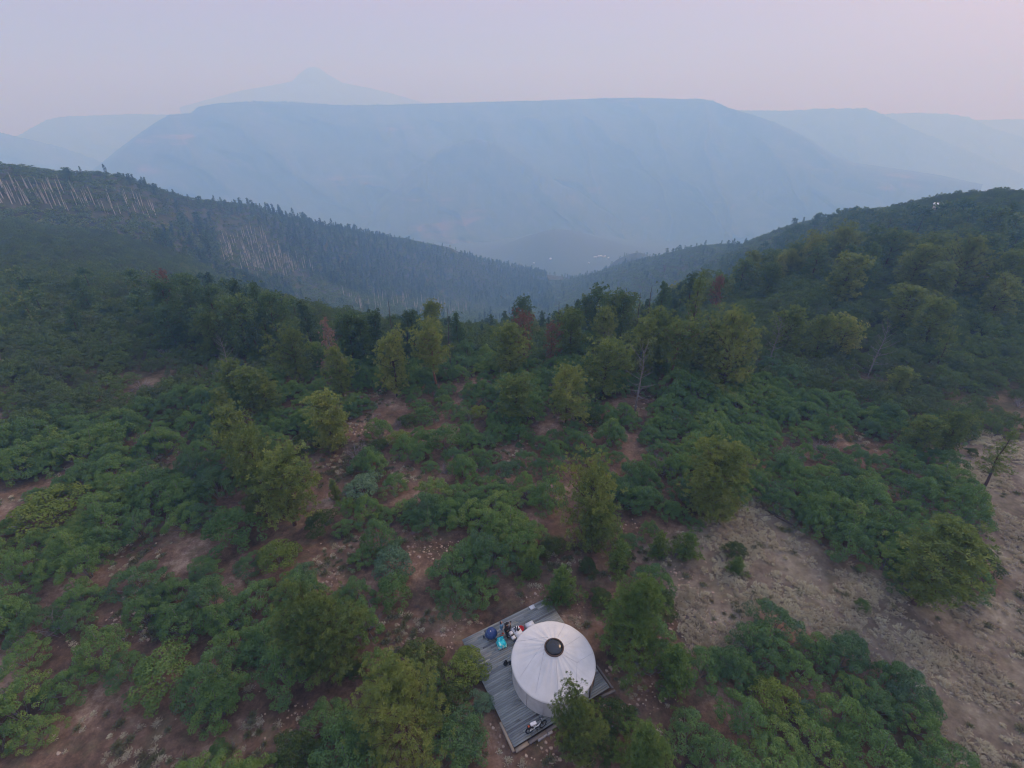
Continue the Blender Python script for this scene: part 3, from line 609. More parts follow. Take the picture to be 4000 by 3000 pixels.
def instanced(name, protos, P_, rot, scl, idx, label, cat):
    """one object standing for a mass nobody could count: each point carries one of the prototype shapes"""
    P_ = np.asarray(P_, np.float32); n = len(P_)
    me = bpy.data.meshes.new(name); me.vertices.add(n); me.vertices.foreach_set('co', P_.ravel())
    a = me.attributes.new('rot', 'FLOAT_VECTOR', 'POINT'); rv = np.zeros((n, 3), np.float32); rv[:, 2] = rot; a.data.foreach_set('vector', rv.ravel())
    a = me.attributes.new('scl', 'FLOAT_VECTOR', 'POINT'); a.data.foreach_set('vector', np.asarray(scl, np.float32).ravel())
    a = me.attributes.new('idx', 'INT', 'POINT'); a.data.foreach_set('value', np.asarray(idx, np.int32))
    o = obj(name, me, kind='stuff', label=label, cat=cat)
    g = bpy.data.node_groups.new(name + '_spread', 'GeometryNodeTree')
    g.interface.new_socket('Geometry', in_out='INPUT', socket_type='NodeSocketGeometry'); g.interface.new_socket('Geometry', in_out='OUTPUT', socket_type='NodeSocketGeometry')
    gi = g.nodes.new('NodeGroupInput'); go = g.nodes.new('NodeGroupOutput'); L = g.links.new
    join = g.nodes.new('GeometryNodeJoinGeometry')
    ats = {}
    for nm, ty in (('rot', 'FLOAT_VECTOR'), ('scl', 'FLOAT_VECTOR'), ('idx', 'INT')):
        q = g.nodes.new('GeometryNodeInputNamedAttribute'); q.data_type = ty; q.inputs[0].default_value = nm; ats[nm] = q.outputs[0]
    for k, po in enumerate(protos):
        oi = g.nodes.new('GeometryNodeObjectInfo'); oi.inputs[0].default_value = po; oi.transform_space = 'ORIGINAL'; oi.inputs['As Instance'].default_value = True
        cmp = g.nodes.new('FunctionNodeCompare'); cmp.data_type = 'INT'; cmp.operation = 'EQUAL'; L(ats['idx'], cmp.inputs[2]); cmp.inputs[3].default_value = k
        ip = g.nodes.new('GeometryNodeInstanceOnPoints'); L(gi.outputs[0], ip.inputs['Points']); L(cmp.outputs[0], ip.inputs['Selection']); L(oi.outputs['Geometry'], ip.inputs['Instance'])
        L(ats['rot'], ip.inputs['Rotation']); L(ats['scl'], ip.inputs['Scale']); L(ip.outputs[0], join.inputs[0])
    L(join.outputs[0], go.inputs[0])
    md = o.modifiers.new('spread', 'NODES'); md.node_group = g
    return o

PARTS = {'deadbush': ('branches', None)}
RNG = np.random.default_rng(7); PRNG = random.Random(11)
NAMES = dict(pine='pine_tree', bigpine='pine_tree', nearpine='pine_tree', redpine='pine_tree', youngpine='pine_sapling', thinpine='pine_tree', darkpine='pine_tree', fir='fir_tree',
             rustpine='dead_pine', pinkpine='dead_pine', snag='snag', greysnag='dead_pine', oak='oak_shrub', oakmid='oak_shrub', juniper='juniper', juniper_olive='juniper', juniper_dark='juniper', juniper_blue='juniper', deadbush='dead_shrub')
CATS = dict(pine_tree='pine tree', pine_sapling='young pine', fir_tree='fir tree', dead_pine='dead tree', snag='dead tree', oak_shrub='shrub', juniper='juniper bush', dead_shrub='dead shrub')
CROWN = {}
OCC = []                                          # occupied ground (x, y, radius)
def plant(kind, x, y, z, s, sw, label, group=None, var=None, rz=None, native=None):
    """one plant: an Empty with its trunk (or stems) and crown; native size of the library plants is 10 m (pines)"""
    nm = NAMES[kind]; vs = LIB[kind]; wm, cm = vs[(var if var is not None else PRNG.randrange(len(vs))) % len(vs)]
    e = empty(nm, (x, y, z), PRNG.uniform(0, 6.28) if rz is None else rz, label=label, cat=CATS[nm], group=group)
    e.scale = (sw, sw, s)
    woody = nm in ('oak_shrub', 'juniper')
    if wm is not None: obj('stems' if woody else ('branches' if nm == 'dead_shrub' else 'trunk'), wm, e)
    if cm is not None: CROWN[e.name] = obj('foliage' if woody else 'crown', cm, e)
    return e
# ================================================================== trees placed one by one
# kind, top of the tree in overview pixels (u, v), height m, width factor, variant, label
HERO = [
 ('bigpine', 846, 1432, 9.4, .84, 0, 'largest olive pine, spreading wide at the bottom centre left of the deck'),
 ('nearpine', 668, 1268, 9.4, .92, 0, 'tall olive pine left of the deck, behind the largest pine'),
 ('nearpine', 1390, 1242, 9.0, .98, 1, 'dense green pine at the right side of the round tent'),
 ('nearpine', 1260, 1498, 7.2, .70, 0, 'pale pine covering the lower right edge of the round tent'),
 ('nearpine', 1412, 1560, 6.6, .95, 1, 'green pine cut by the bottom edge, right of the deck corner'),
 ('youngpine', 1470, 1402, 4.4, 1.2, 0, 'small pine between the tent pine and the oak thicket'),
 ('pine', 1293, 985, 10.5, .92, 1, 'broad pine standing in the oaks directly beyond the round tent'),
 ('pine', 1300, 1085, 6.5, .95, 3, 'smaller pine in front of the broad pine beyond the round tent'),
 ('nearpine', 1575, 940, 10.5, 1.02, 0, 'wide rounded pine at the left end of the pale meadow'),
 ('pine', 2082, 1128, 9.6, 1.15, 0, 'leaning many limbed pine in the middle of the pale meadow'),
 ('youngpine', 1218, 1222, 4.6, 1.15, 1, 'young pine just behind the top corner of the deck'),
 ('youngpine', 1492, 1148, 3.4, 1.2, 0, 'small round pine on open soil, the one nearer the meadow'),
 ('youngpine', 1432, 1145, 3.4, 1.1, 1, 'small round pine on open soil, beside the broad pine'),
 ('youngpine', 716, 1033, 3.0, .75, 0, 'thin solitary sapling on the bare red soil patch'),
 ('youngpine', 1148, 1182, 4.0, 1.0, 1, 'slim young pine left of the broad pine, above the deck'),
 ('youngpine', 1345, 1165, 4.2, 1.0, 0, 'young pine below the broad pine near the stony patch'),
 ('youngpine', 1600, 1202, 2.0, 1.4, 1, 'low green pine seedling at the edge of the meadow'),
 ('pine', 478, 872, 9.5, .95, 0, 'highest pine of the olive clump left of centre'),
 ('pine', 520, 912, 10.0, 1.0, 1, 'middle pine of the olive clump left of centre'),
 ('pine', 588, 968, 9.8, 1.0, 3, 'front right pine of the olive clump left of centre'),
 ('pine', 465, 838, 8.0, .8, 4, 'small topped pine rising behind the olive clump'),
 ('pine', 692, 842, 10.8, .85, 2, 'lone tall pine between the olive clump and the soil clearing'),
 ('pine', 492, 772, 9, .8, 0, 'leftmost of three olive pines in a row left of centre'),
 ('pine', 522, 788, 9, .85, 2, 'middle one of three olive pines in a row left of centre'),
 ('pine', 553, 800, 9, .9, 4, 'right one of three olive pines in a row left of centre'),
 ('pine', 720, 748, 10, .72, 4, 'conical pine in the brush above the soil clearing'),
 ('pine', 838, 709, 13, .80, 1, 'tall yellowish pine with a bare red trunk foot at the clearing top'),
 ('redpine', 930, 690, 13.5, .75, 0, 'tall pine with a long reddish trunk left of the small bare knoll'),
 ('pine', 930, 644, 12, .7, 2, 'tall dark pine standing behind the reddish trunked pine'),
 ('pine', 1120, 811, 9.0, .95, 3, 'dark round pine left of the yellowish centre pine'),
 ('pine', 1232, 777, 11.5, .92, 1, 'yellowish pine in the centre with its trunk on bare soil'),
 ('pine', 1318, 732, 11.5, .95, 3, 'broad green pine right of the yellowish centre pine'),
 ('pine', 1240, 661, 13, .75, 0, 'tall brownish pine behind the yellowish centre pine'),
 ('pine', 1100, 693, 12, .8, 2, 'pine left of the rusty dead pines'),
 ('redpine', 1477, 676, 14, .82, 1, 'tall pine with a long straight orange trunk right of centre'),
 ('pine', 1430, 660, 14, .82, 0, 'tall forked pine left of the orange trunked pine'),
 ('pine', 1395, 684, 13, .8, 4, 'pine at the left flank of the forked pine'),
 ('bigpine', 1603, 661, 13.5, .92, 0, 'massive round crowned pine right of the orange trunked pine'),
 ('pine', 1552, 688, 12, .8, 2, 'pine joined to the left side of the massive round crowned pine'),
 ('youngpine', 1610, 765, 5.5, 1.3, 0, 'small conical pine at the foot of the massive round crowned pine'),
 ('thinpine', 1517, 582, 16, .9, 0, 'tall thin layered pine rising above the belt right of centre'),
 ('darkpine', 1433, 606, 14, .7, 0, 'pointed dark pine right of the charred snags'),
 ('darkpine', 1270, 632, 12, .8, 1, 'left pine of the tall dark group on the skyline of the belt'),
 ('darkpine', 1300, 611, 14, .7, 2, 'highest pine of the tall dark group on the skyline of the belt'),
 ('darkpine', 1326, 628, 13, .85, 1, 'middle pine of the tall dark group on the skyline of the belt'),
 ('darkpine', 1352, 620, 14, .75, 2, 'right pine of the tall dark group on the skyline of the belt'),
 ('pine', 1308, 658, 12, .75, 0, 'olive pine in front of the tall dark group'),
 ('darkpine', 1130, 637, 12, .8, 1, 'pointed pine above the left rusty dead pine'),
 ('fir', 1178, 655, 8, .8, 0, 'small dark fir between the pointed pine and the tall dark group'),
 ('fir', 808, 668, 13, .9, 1, 'dark fir left of the tall yellowish pine'),
 ('fir', 870, 670, 12, .85, 2, 'dark slim fir right of the tall yellowish pine'),
 ('fir', 893, 668, 12, .9, 0, 'dark fir next to the reddish trunked pine'),
 ('darkpine', 985, 672, 10, .8, 0, 'round dark pine above the small bare knoll'),
 ('darkpine', 770, 668, 12, .85, 2, 'grey green pine at the right end of the left tree belt'),
 ('darkpine', 745, 668, 12, .8, 1, 'pine beside the faded pink dead tree'),
 ('pinkpine', 700, 682, 11, .8, 0, 'faded pink dead tree in the left tree belt'),
 ('rustpine', 1131, 668, 11, .85, 0, 'left one of two rusty dead pines in the centre belt'),
 ('rustpine', 1193, 692, 9, .85, 0, 'right one of two rusty dead pines in the centre belt'),
 ('pinkpine', 1503, 652, 9, .8, 0, 'pinkish dead pine top behind the orange trunked pine'),
 ('rustpine', 1560, 592, 10, .7, 0, 'pale rust coloured pine on the right hillside'),
 ('rustpine', 1437, 572, 12, .7, 0, 'faint rust coloured pine at the foot of the right ridge'),
 ('rustpine', 345, 578, 10, .8, 0, 'pine with an orange brown top at the left of the belt'),
 ('greysnag', 1395, 735, 11, .75, 0, 'dead pine with bare pale branches left of the orange trunked pine'),
 ('greysnag', 1318, 705, 9, .5, 0, 'thin dead stem in front of the broad green pine'),
 ('greysnag', 400, 625, 8, .8, 0, 'pale bare dead tree in the left belt'),
 ('greysnag', 470, 720, 8, .7, 0, 'leaning grey dead tree left of the pale willow scrub'),
 ('greysnag', 1690, 685, 9, .7, 0, 'grey dead tree behind the two forked trunks on the right'),
 ('greysnag', 1925, 690, 10, .7, 0, 'leaning grey dead tree on the right hillside'),
 ('snag', 842, 648, 13, .6, 0, 'charred leaning snag left of the reddish trunked pine'),
 ('snag', 963, 662, 11, .5, 0, 'straight charred snag left of the round dark pine'),
 ('snag', 1412, 618, 12, .8, 0, 'tallest charred snag left of the pointed dark pine'),
 ('snag', 1385, 632, 10, .8, 0, 'shorter charred snag beside the tallest charred snag'),
 ('snag', 1205, 650, 9, .8, 0, 'branched charred snag right of the small dark fir'),
 ('pine', 1790, 672, 11, .9, 1, 'left one of two pines with dark leaning trunks on the right'),
 ('pine', 1838, 676, 10, .9, 3, 'right one of two pines with dark leaning trunks on the right'),
 ('pine', 1722, 655, 12, .8, 0, 'tall pine left of the two leaning trunked pines'),
 ('bigpine', 2120, 500, 15, .9, 0, 'huge spreading pine at the right edge of the hillside clearing'),
 ('pine', 2190, 585, 12, 1.0, 1, 'pine cut by the right edge below the hillside clearing'),
 ('pine', 1975, 610, 12, 1.0, 3, 'broad pine right of the leaning grey dead tree'),
 ('pine', 2045, 640, 12, .95, 0, 'broad pine below the hillside clearing'),
 ('thinpine', 2065, 700, 8, 1.0, 1, 'small pine with a thin bare trunk on the right slope'),
 ('pine', 2085, 880, 7, 1.05, 1, 'pine with a forked trunk above the right meadow'),
 ('pine', 2010, 895, 6, 1.1, 3, 'brownish pine left of the forked pine above the right meadow'),
 ('thinpine', 2205, 925, 8, 1.0, 0, 'twin trunked thin pine at the right edge of the meadow'),
 ('pine', 1960, 790, 6, 1.1, 2, 'olive pine half sunk in the oaks on the right'),
 ('pine', 620, 695, 12, .8, 1, 'large grey green pine in front of the left belt'),
 ('darkpine', 395, 588, 12, .9, 1, 'wide pine at the left end of the belt'),
 ('darkpine', 440, 610, 12, .9, 2, 'second pine from the left end of the belt'),
 ('fir', 505, 602, 14, .9, 0, 'tall fir in the left belt'),
 ('darkpine', 545, 605, 13, .8, 0, 'dark tall pine near the middle of the left belt'),
 ('darkpine', 575, 625, 13, .9, 1, 'round pine near the middle of the left belt'),
 ('fir', 650, 645, 13, .9, 1, 'pointed fir between the grey green pine and the pink dead tree'),
 ('darkpine', 140, 360, 11, 1.25, 1, 'lone round tree on the left skyline'),
]
print('t0')
for kind, u, v, h, wf, var, lab in HERO:
    if v < 860 and kind in ('pine', 'darkpine', 'fir', 'redpine'): h *= 0.84
    q = place(u * OV, v * OV, h * 0.98, start=22 if v > 900 else 60)
    if q is None: print('no place', lab); continue
    x, y, z = q; s = h / (4.0 if kind == 'youngpine' else 10.0); wf *= 1.22 if v < 860 and kind in ('pine', 'darkpine', 'fir', 'redpine') else 1.0
    plant(kind, x, y, z - 0.15, s, s * wf * (1.0 if h < 12 else 0.92), lab, 'standing trees', var)
    OCC.append((x, y, 0.9 if v > 850 else 0.5))
# junipers: centre of the bush in overview pixels, radius in overview pixels
JUN = [('juniper_blue', 845, 1210, 46, 'round bluish green juniper beside the pale stones'), ('juniper', 848, 1275, 42, 'juniper just below the round bluish green one'),
 ('juniper', 505, 1148, 60, 'large mounded juniper left of the soil clearing'), ('juniper_olive', 600, 1205, 46, 'olive tinted juniper right of the large mounded one'),
 ('juniper_olive', 112, 1105, 72, 'broad lime tinted juniper near the left edge'), ('juniper', 350, 1465, 66, 'big bright juniper in the lower left thicket'),
 ('juniper_olive', 1006, 1440, 46, 'rounded olive juniper at the left edge of the deck'), ('juniper_dark', 915, 1425, 52, 'dark juniper left of the one at the deck edge'),
 ('juniper_dark', 975, 1500, 40, 'dark green bush under the deck edge juniper'), ('juniper_blue', 1040, 1505, 26, 'small bluish bush touching the left edge of the deck'),
 ('juniper_blue', 785, 1050, 42, 'pale round juniper right of the sapling'), ('juniper_olive', 860, 945, 26, 'lowest of the small junipers at the clearing'),
 ('juniper', 917, 897, 27, 'pale domed juniper at the clearing'), ('juniper_dark', 880, 905, 22, 'dark juniper touching the pale domed one'),
 ('juniper', 1000, 895, 22, 'left juniper of a close pair beyond the clearing'), ('juniper_olive', 1036, 888, 23, 'right juniper of a close pair beyond the clearing'),
 ('juniper', 1122, 938, 30, 'round juniper left of the stony centre patch'), ('juniper_dark', 812, 962, 24, 'brownish juniper left of the clearing junipers'),
 ('juniper', 960, 955, 44, 'wide juniper in the oaks below the close pair'), ('juniper_dark', 1275, 903, 28, 'low dark juniper beneath the yellowish centre pine'),
 ('juniper_olive', 1672, 1508, 52, 'tall olive juniper in the lower right thicket'), ('juniper_blue', 1742, 1520, 28, 'small blue green juniper right of the tall olive one'),
 ('juniper_dark', 1432, 1298, 34, 'dark juniper right of the tent pine'), ('juniper_dark', 1300, 1290, 30, 'low dark bush left of the tent pine'),
 ('juniper_dark', 2120, 1205, 38, 'dark juniper beside the leaning meadow pine'), ('juniper_dark', 690, 1125, 34, 'brownish juniper at the top of the bare soil'),
 ('juniper', 468, 1610, 22, 'small lone juniper on the bottom left soil'), ('juniper_dark', 1590, 1180, 24, 'small dark juniper at the start of the meadow'),
 ('juniper_dark', 1197, 1175, 30, 'dark pointed juniper left of the broad pine foot'), ('juniper_dark', 560, 1090, 40, 'dark bush under the olive clump'),
 ('juniper_dark', 660, 960, 36, 'dark bush under the lone tall pine'), ('juniper_dark', 395, 905, 30, 'brownish juniper at the narrow left clearing'),
 ('juniper_dark', 1330, 1540, 42, 'dark tree behind the pale tent pine'), ('juniper_dark', 1300, 1605, 40, 'dark bush below the pale tent pine'),
 ('juniper_dark', 760, 1440, 26, 'dark bush between the two big left pines'), ('juniper_dark', 640, 1620, 50, 'dark bush left of the largest pine'),
 ('juniper_dark', 1272, 1215, 22, 'grey green bush in front of the young pine'), ('juniper', 1870, 1297, 14, 'tiny green bush alone on the pale meadow'),
 ('juniper_dark', 2105, 968, 13, 'small dark bush on the right meadow'), ('juniper', 10, 1130, 22, 'small round juniper at the left edge'),
 ('juniper', 1530, 1050, 30, 'juniper among the oaks right of the meadow pine'), ('juniper_olive', 620, 1085, 20, 'low bush at the upper soil edge')]
for kind, u, v, rp, lab in JUN:
    q = place(u * OV, v * OV, 1.0, start=20)
    x, y, z = q; fw = y * CT - (z + 1 - CAMZ) * ST; r = rp * OV * fw / F
    s = r / 1.5; hh = min(max(r * 1.25, 1.0), 3.2)
    plant(kind, x, y, z - 0.05, hh / 2.6, s, lab, 'juniper bushes'); OCC.append((x, y, r * 0.85))
print('heroes placed')
# ================================================================== scrub oak
def on_deck(x, y, m=0.6):
    a = np.stack([x - DKC[0], y - DKC[1]], -1); p = a @ DE1; q = a @ DE2
    return (np.abs(p) < DKW / 2 + m) & (np.abs(q) < DKL / 2 + m)
A0, A1_, A2_ = P(1804, 2499), P(2136, 2334), P(2007, 2920)
DE1 = (A1_ - A0)[:2]; DKW = np.linalg.norm(DE1); DE1 = DE1 / DKW; DE2 = np.array([DE1[1], -DE1[0]]); DKL = abs((A2_ - A0)[:2] @ DE2)
DKC = A0[:2] + DE1 * DKW / 2 + DE2 * DKL / 2; DROT = math.atan2(DE1[1], DE1[0])
print('deck', DKW, DKL, DKC)
def jitter(sp, r0, r1, amax=50, seed=0):
    rng = np.random.default_rng(seed); n = int(2 * r1 / sp)
    gx_, gy_ = np.meshgrid(np.arange(-n // 2, n // 2 + 1) * sp, np.arange(0, n // 2 + 1) * sp)
    x = (gx_ + rng.uniform(-.5, .5, gx_.shape) * sp).ravel(); y = (gy_ + rng.uniform(-.5, .5, gx_.shape) * sp).ravel()
    r = np.hypot(x, y); a = np.degrees(np.arctan2(x, y)); k = (r >= r0) & (r < r1) & (np.abs(a) < amax)
    return x[k], y[k], r[k], rng
def keep_off(x, y, pad=0.0):
    k = ~on_deck(x, y, 2.1)
    for ox, oy, orad in OCC: k &= (x - ox) ** 2 + (y - oy) ** 2 > (orad + pad) ** 2
    return k
x, y, r, rng = jitter(2.2, 9, 135, 76, 3)
z = G(x, y); u, v = proj(x, y, z + 0.8)
op = openness(u, v); md = meadow(u, v)
k = keep_off(x, y, 0.9) & (op < np.where((u < 620) & (v > 1080), 0.55, 0.34) + 0.3 * rng.uniform(size=len(x))) & (md < 0.5)
# thin the near-centre brush so that soil shows between the clumps
k &= (rng.uniform(size=len(x)) < 0.95) & (fbm(x / 6, y / 6, 77, 2) > -0.26)
x, y, z, r, u, v = (a[k] for a in (x, y, z, r, u, v)); rng = np.random.default_rng(5)
size = rng.uniform(0.58, 1.08, len(x)) * (1 + 0.35 * fbm(x / 12, y / 12, 4, 2) * 2); hs = size * rng.uniform(0.85, 1.4, len(x))
infr = (u > -25) & (u < 2237) & (v < 1700) & (v > 400)
x, y, z, r, u, v, size, hs = (a[infr] for a in (x, y, z, r, u, v, size, hs))
big = size / np.hypot(r, 36); order = np.argsort(-big); ind = set(order[:285].tolist())
def zone(u, v):
    lr_ = 'left of the deck' if u < 1000 else ('beyond the deck' if u < 1400 else 'right of the deck')
    if v > 1300: return 'in the foreground ' + lr_
    if v > 1050: return {'left of the deck': 'on the left middle slope', 'beyond the deck': 'in the brush beyond the deck', 'right of the deck': 'in the thicket along the pale meadow'}[lr_]
    return {'left of the deck': 'in the broad left thicket', 'beyond the deck': 'between the pines beyond the clearings', 'right of the deck': 'in the broad right thicket'}[lr_]
hue = fbm(x / 9, y / 9, 21, 2)
print('oaks', len(x))
protoA = []
for i in np.argsort(-big)[:285]:
    sz = 'large' if size[i] > 1.1 else ('low' if hs[i] < 0.65 else 'rounded'); zn = zone(u[i], v[i])
    e = plant('oak', x[i], y[i], z[i] - 0.1, hs[i], size[i], f'{sz} green oak shrub {zn}', 'scrub oak shrubs ' + zn)
    if len(protoA) < 3 and all(CROWN[e.name].data is not p.data for p in protoA): protoA.append(CROWN[e.name])
rest = np.array([i for i in range(len(x)) if i not in ind])
near_rest = rest[r[rest] < 75]; far_rest = rest[r[rest] >= 75]
# ------------- mid and far scrub, trees of the belt and the hillsides
xm, ym, rm, rng = jitter(2.9, 135, 330, 50, 13)
zm = G(xm, ym); um, vm = proj(xm, ym, zm + 1)
km = (openness(um, vm) < 0.5) & (meadow(um, vm) < 0.5) & (um > -20) & (um < 2230) & (rng.uniform(size=len(xm)) < 0.9)
def ell(u, v, c): return ((u - c[0]) / c[2]) ** 2 + ((v - c[1]) / c[3]) ** 2 < 1
xm, ym, zm, rm, um, vm = (a[km] for a in (xm, ym, zm, rm, um, vm))
xf, yf, rf, rng = jitter(5.2, 330, 900, 50, 17)
zf = G(xf, yf); uf, vf = proj(xf, yf, zf + 1); kf = (uf > -20) & (uf < 2230)
kf &= rng.uniform(size=len(xf)) < 0.85
xf, yf, zf, rf = xf[kf], yf[kf], zf[kf], rf[kf]
mid1 = plant('oakmid', x[far_rest[0]], y[far_rest[0]], z[far_rest[0]] - 0.1, 1, 1, 'oak shrub at the far edge of the near brush, left part', 'mid distance oak shrubs', 0)
mid2 = plant('oakmid', x[far_rest[1]], y[far_rest[1]], z[far_rest[1]] - 0.1, 1, 1, 'oak shrub at the far edge of the near brush, right part', 'mid distance oak shrubs', 1)
far1 = obj('oak_shrub', FAR['oak'][0], loc=(xf[0], yf[0], zf[0]), label='small oak shrub far out on the left ridge slope', cat='shrub')
far2 = obj('oak_shrub', FAR['oak'][1], loc=(xf[5], yf[5], zf[5]), label='small oak shrub far out beside its like on the ridge slope', cat='shrub')
def inst_many(name, sets, protos, label, cat, seed=1):
    rng = np.random.default_rng(seed); Ps = []; Ss = []; Is = []
    for (X_, Y_, Z_, sx, sz, pi_) in sets:
        n = len(X_); Ps.append(np.stack([X_, Y_, Z_], 1)); Ss.append(np.stack([sx, sx, sz], 1) * np.ones((n, 1))); Is.append(np.array(pi_)[rng.integers(0, len(pi_), n)])
    Pn = np.concatenate(Ps); n = len(Pn); print(name, n)
    return instanced(name, protos, Pn, rng.uniform(0, 6.28, n), np.concatenate(Ss), np.concatenate(Is), label, cat)
U = lambda n, a, b, s=3: np.random.default_rng(s).uniform(a, b, n)
nr_, fr_ = near_rest, far_rest[2:]
inst_many('scrub_oak_thicket', [(x[nr_], y[nr_], z[nr_] - 0.1, size[nr_], hs[nr_], [0, 1, 2]), (x[fr_], y[fr_], z[fr_] - 0.1, size[fr_] * 1.05, hs[fr_], [3, 4]),
   (xm, ym, zm - 0.1, U(len(xm), 0.8, 1.45), U(len(xm), 0.7, 1.6, 4), [3, 4]), (xf, yf, zf - 0.2, U(len(xf), 1.1, 1.8), U(len(xf), 0.8, 1.4, 4), [5, 6])],
   protoA + [CROWN[mid1.name], CROWN[mid2.name], far1, far2], 'continuous scrub oak covering the slopes and hollows', 'scrub', 2)
# ================================================================== forest: belt, hillsides, ridges
def scatter(sp, r0, r1, dens, kinds, hr, seed, amax=49):
    x, y, r, rng = jitter(sp, r0, r1, amax, seed); z = G(x, y); u, v = proj(x, y, z + 4)
    d = dens(u, v, r, x, y); kk = (rng.uniform(size=len(x)) < d) & (u > -30) & (u < 2240)
    x, y, z, r, u, v = (a[kk] for a in (x, y, z, r, u, v)); n = len(x)
    kd = np.array(kinds)[rng.integers(0, len(kinds), n)]; h = rng.uniform(*hr, n) * (0.8 + 0.4 * rng.uniform(size=n))
    return [(x[i], y[i], z[i], r[i], u[i], v[i], kd[i], h[i]) for i in range(n)]
clr = lambda u, v: (openness(u, v) < 0.35) & (meadow(u, v) < 0.5)
left_b = lambda u, v: inpoly(u, v, [(330, 660), (420, 640), (620, 700), (800, 720), (960, 730), (1030, 760), (960, 800), (900, 830), (700, 790), (560, 790), (450, 760), (300, 720)])
belt_c = lambda u, v: inpoly(u, v, [(1000, 700), (1700, 690), (1760, 740), (1680, 770), (1500, 800), (1350, 790), (1100, 780), (1010, 770)])
belt = scatter(5.6, 78, 260, lambda u, v, r, x, y: clr(u, v) * np.maximum(np.maximum((left_b(u, v)) * 0.75, belt_c(u, v) * 0.22), (r > np.where(u < 600, 130, 98)) * (u < 1500) * (u > 380) * 0.85), ['fir', 'darkpine', 'darkpine', 'pine'], (8, 13), 31)
edge_t = scatter(4.2, 82, 150, lambda u, v, r, x, y: clr(u, v) * (u > 560) * (u < 1480) * np.clip((r - 84) / 12, 0, 1) * 0.6, ['darkpine', 'fir', 'pine', 'fir'], (4, 7), 35)
rhill = scatter(6.2, 120, 760, lambda u, v, r, x, y: clr(u, v) * (u > 1330) * (v < 760) * (0.55 + 0.45 * np.clip(fbm(x / 45, y / 45, 8, 2) * 3 + 0.35, 0, 1)) * np.where((u > 1850) & (v > 640), 0.35, 1) * np.where((r > 330), 0.6, 1), ['darkpine', 'darkpine', 'pine', 'darkpine', 'pine'], (9, 13), 37)
lft = scatter(8, 110, 340, lambda u, v, r, x, y: clr(u, v) * (u < 620) * (v < 1000) * np.clip(0.32 + 1.8 * fbm(x / 40, y / 40, 12, 2), 0.05, 0.8), ['darkpine', 'pine', 'darkpine'], (6, 10), 41)
allc = belt + edge_t + rhill + lft
SKY_U = [0, 420, 520, 700, 900, 1000, 1130, 1260, 1350, 1400, 1480, 1560, 1640, 1700, 1770, 1860, 2000, 2100, 2240]
SKY_V = [560, 585, 605, 665, 675, 690, 668, 640, 640, 645, 598, 545, 526, 494, 458, 442, 432, 422, 414]
def under(c):
    tu, tv = proj(c[0], c[1], c[2] + c[7]); return tv > np.interp(tu, SKY_U, SKY_V) 
allc = [c for c in allc if under(c) and not (abs(c[4] - 2025) < 26 and abs(c[5] - 462) < 26)]
allc = [c for c in allc if all((c[0] - o[0]) ** 2 + (c[1] - o[1]) ** 2 > 9 for o in OCC[:len(HERO)])]
print('mid trees', len(allc))
allc.sort(key=lambda c: c[3] / c[7])
def tzone(u, v, r):
    if u < 420: return 'on the left slope'
    if u < 1030: return 'in the dense belt left of centre'
    if u < 1500: return 'in the belt beyond the centre clearings'
    return 'on the lower right hillside' if r < 260 else 'on the upper right hillside'
near_t = allc[:200]; rest_t = allc[200:]
LBL = dict(fir=('dark slender fir', 'dark narrow firs'), darkpine=('dark green pine', 'dark pines'), pine=('olive green pine', 'olive pines'))
pr_t = {}
for (x_, y_, z_, r_, u_, v_, kd, h_) in near_t:
    zn = tzone(u_, v_, r_); szn = 'tall' if h_ > 10 else ('small' if h_ < 7 else 'middling')
    e = plant(kd, x_, y_, z_ - 0.3, h_ / 10, h_ / 10 * U(1, .85, 1.15, int(abs(x_ * 10)))[0], f'{szn} {LBL[kd][0]} {zn}', f'{LBL[kd][1]} {zn}')
# far forest as one mass
def lr_dens(u, v, r, x, y):
    conif = inpoly(u, v, [(250, 372), (480, 420), (700, 480), (1180, 590), (1200, 660), (1000, 660), (800, 640), (640, 580), (540, 470), (430, 440), (300, 430)]) 
    hol = inpoly(u, v, [(230, 520), (420, 470), (560, 560), (640, 640), (330, 640), (200, 580)])
    ridge_ = (u < 560) & (v < 400 + u * 0.1)
    gap = np.clip(0.75 + 2.6 * fbm(x / 70, y / 70, 33, 3), 0.08, 1)
    stand = inpoly(u, v, [(460, 505), (560, 490), (620, 540), (670, 600), (560, 600), (480, 580)]) | inpoly(u, v, [(0, 392), (320, 430), (360, 475), (0, 450)]) | inpoly(u, v, [(730, 630), (1070, 655), (1070, 688), (760, 675)])
    conif = conif & ~stand; hol = hol & ~stand; ridge_ = ridge_ & ~stand
    return np.where(conif, 0.95 * gap, 0) + np.where(hol, 0.7, 0) + np.where(ridge_, 0.05, 0) + 0.04
ff = scatter(5.6, 330, 1500, lambda u, v, r, x, y: (u < 1230) * lr_dens(u, v, r, x, y), ['fir', 'fir', 'pine'], (7, 12), 51)
fr = scatter(8.5, 420, 1500, lambda u, v, r, x, y: (u >= 1230) * 0.5 * np.where(r > 700, 0.7, 0.5), ['pine', 'fir'], (6, 9), 53)
fr += [c for c in rest_t]
crest_t = []
fx = np.array([c[0] for c in ff + fr]); fy = np.array([c[1] for c in ff + fr]); fz = np.array([c[2] for c in ff + fr]); fh = np.array([c[7] for c in ff + fr]) / 10 * np.random.default_rng(2).choice([0.55, 0.75, 0.95, 1.2], len(ff + fr))
_fu = np.array([c[4] for c in ff + fr]); _fv = np.array([c[5] for c in ff + fr]); fh = np.where((_fu < 560) & (_fv < 440), np.minimum(fh * 0.6, 0.8), fh)
fh[len(ff + fr) - len(rest_t):] = np.array([c[7] for c in rest_t]) / 10 * 1.15
fk = np.array([0 if c[6] == 'fir' else 1 for c in ff + fr])
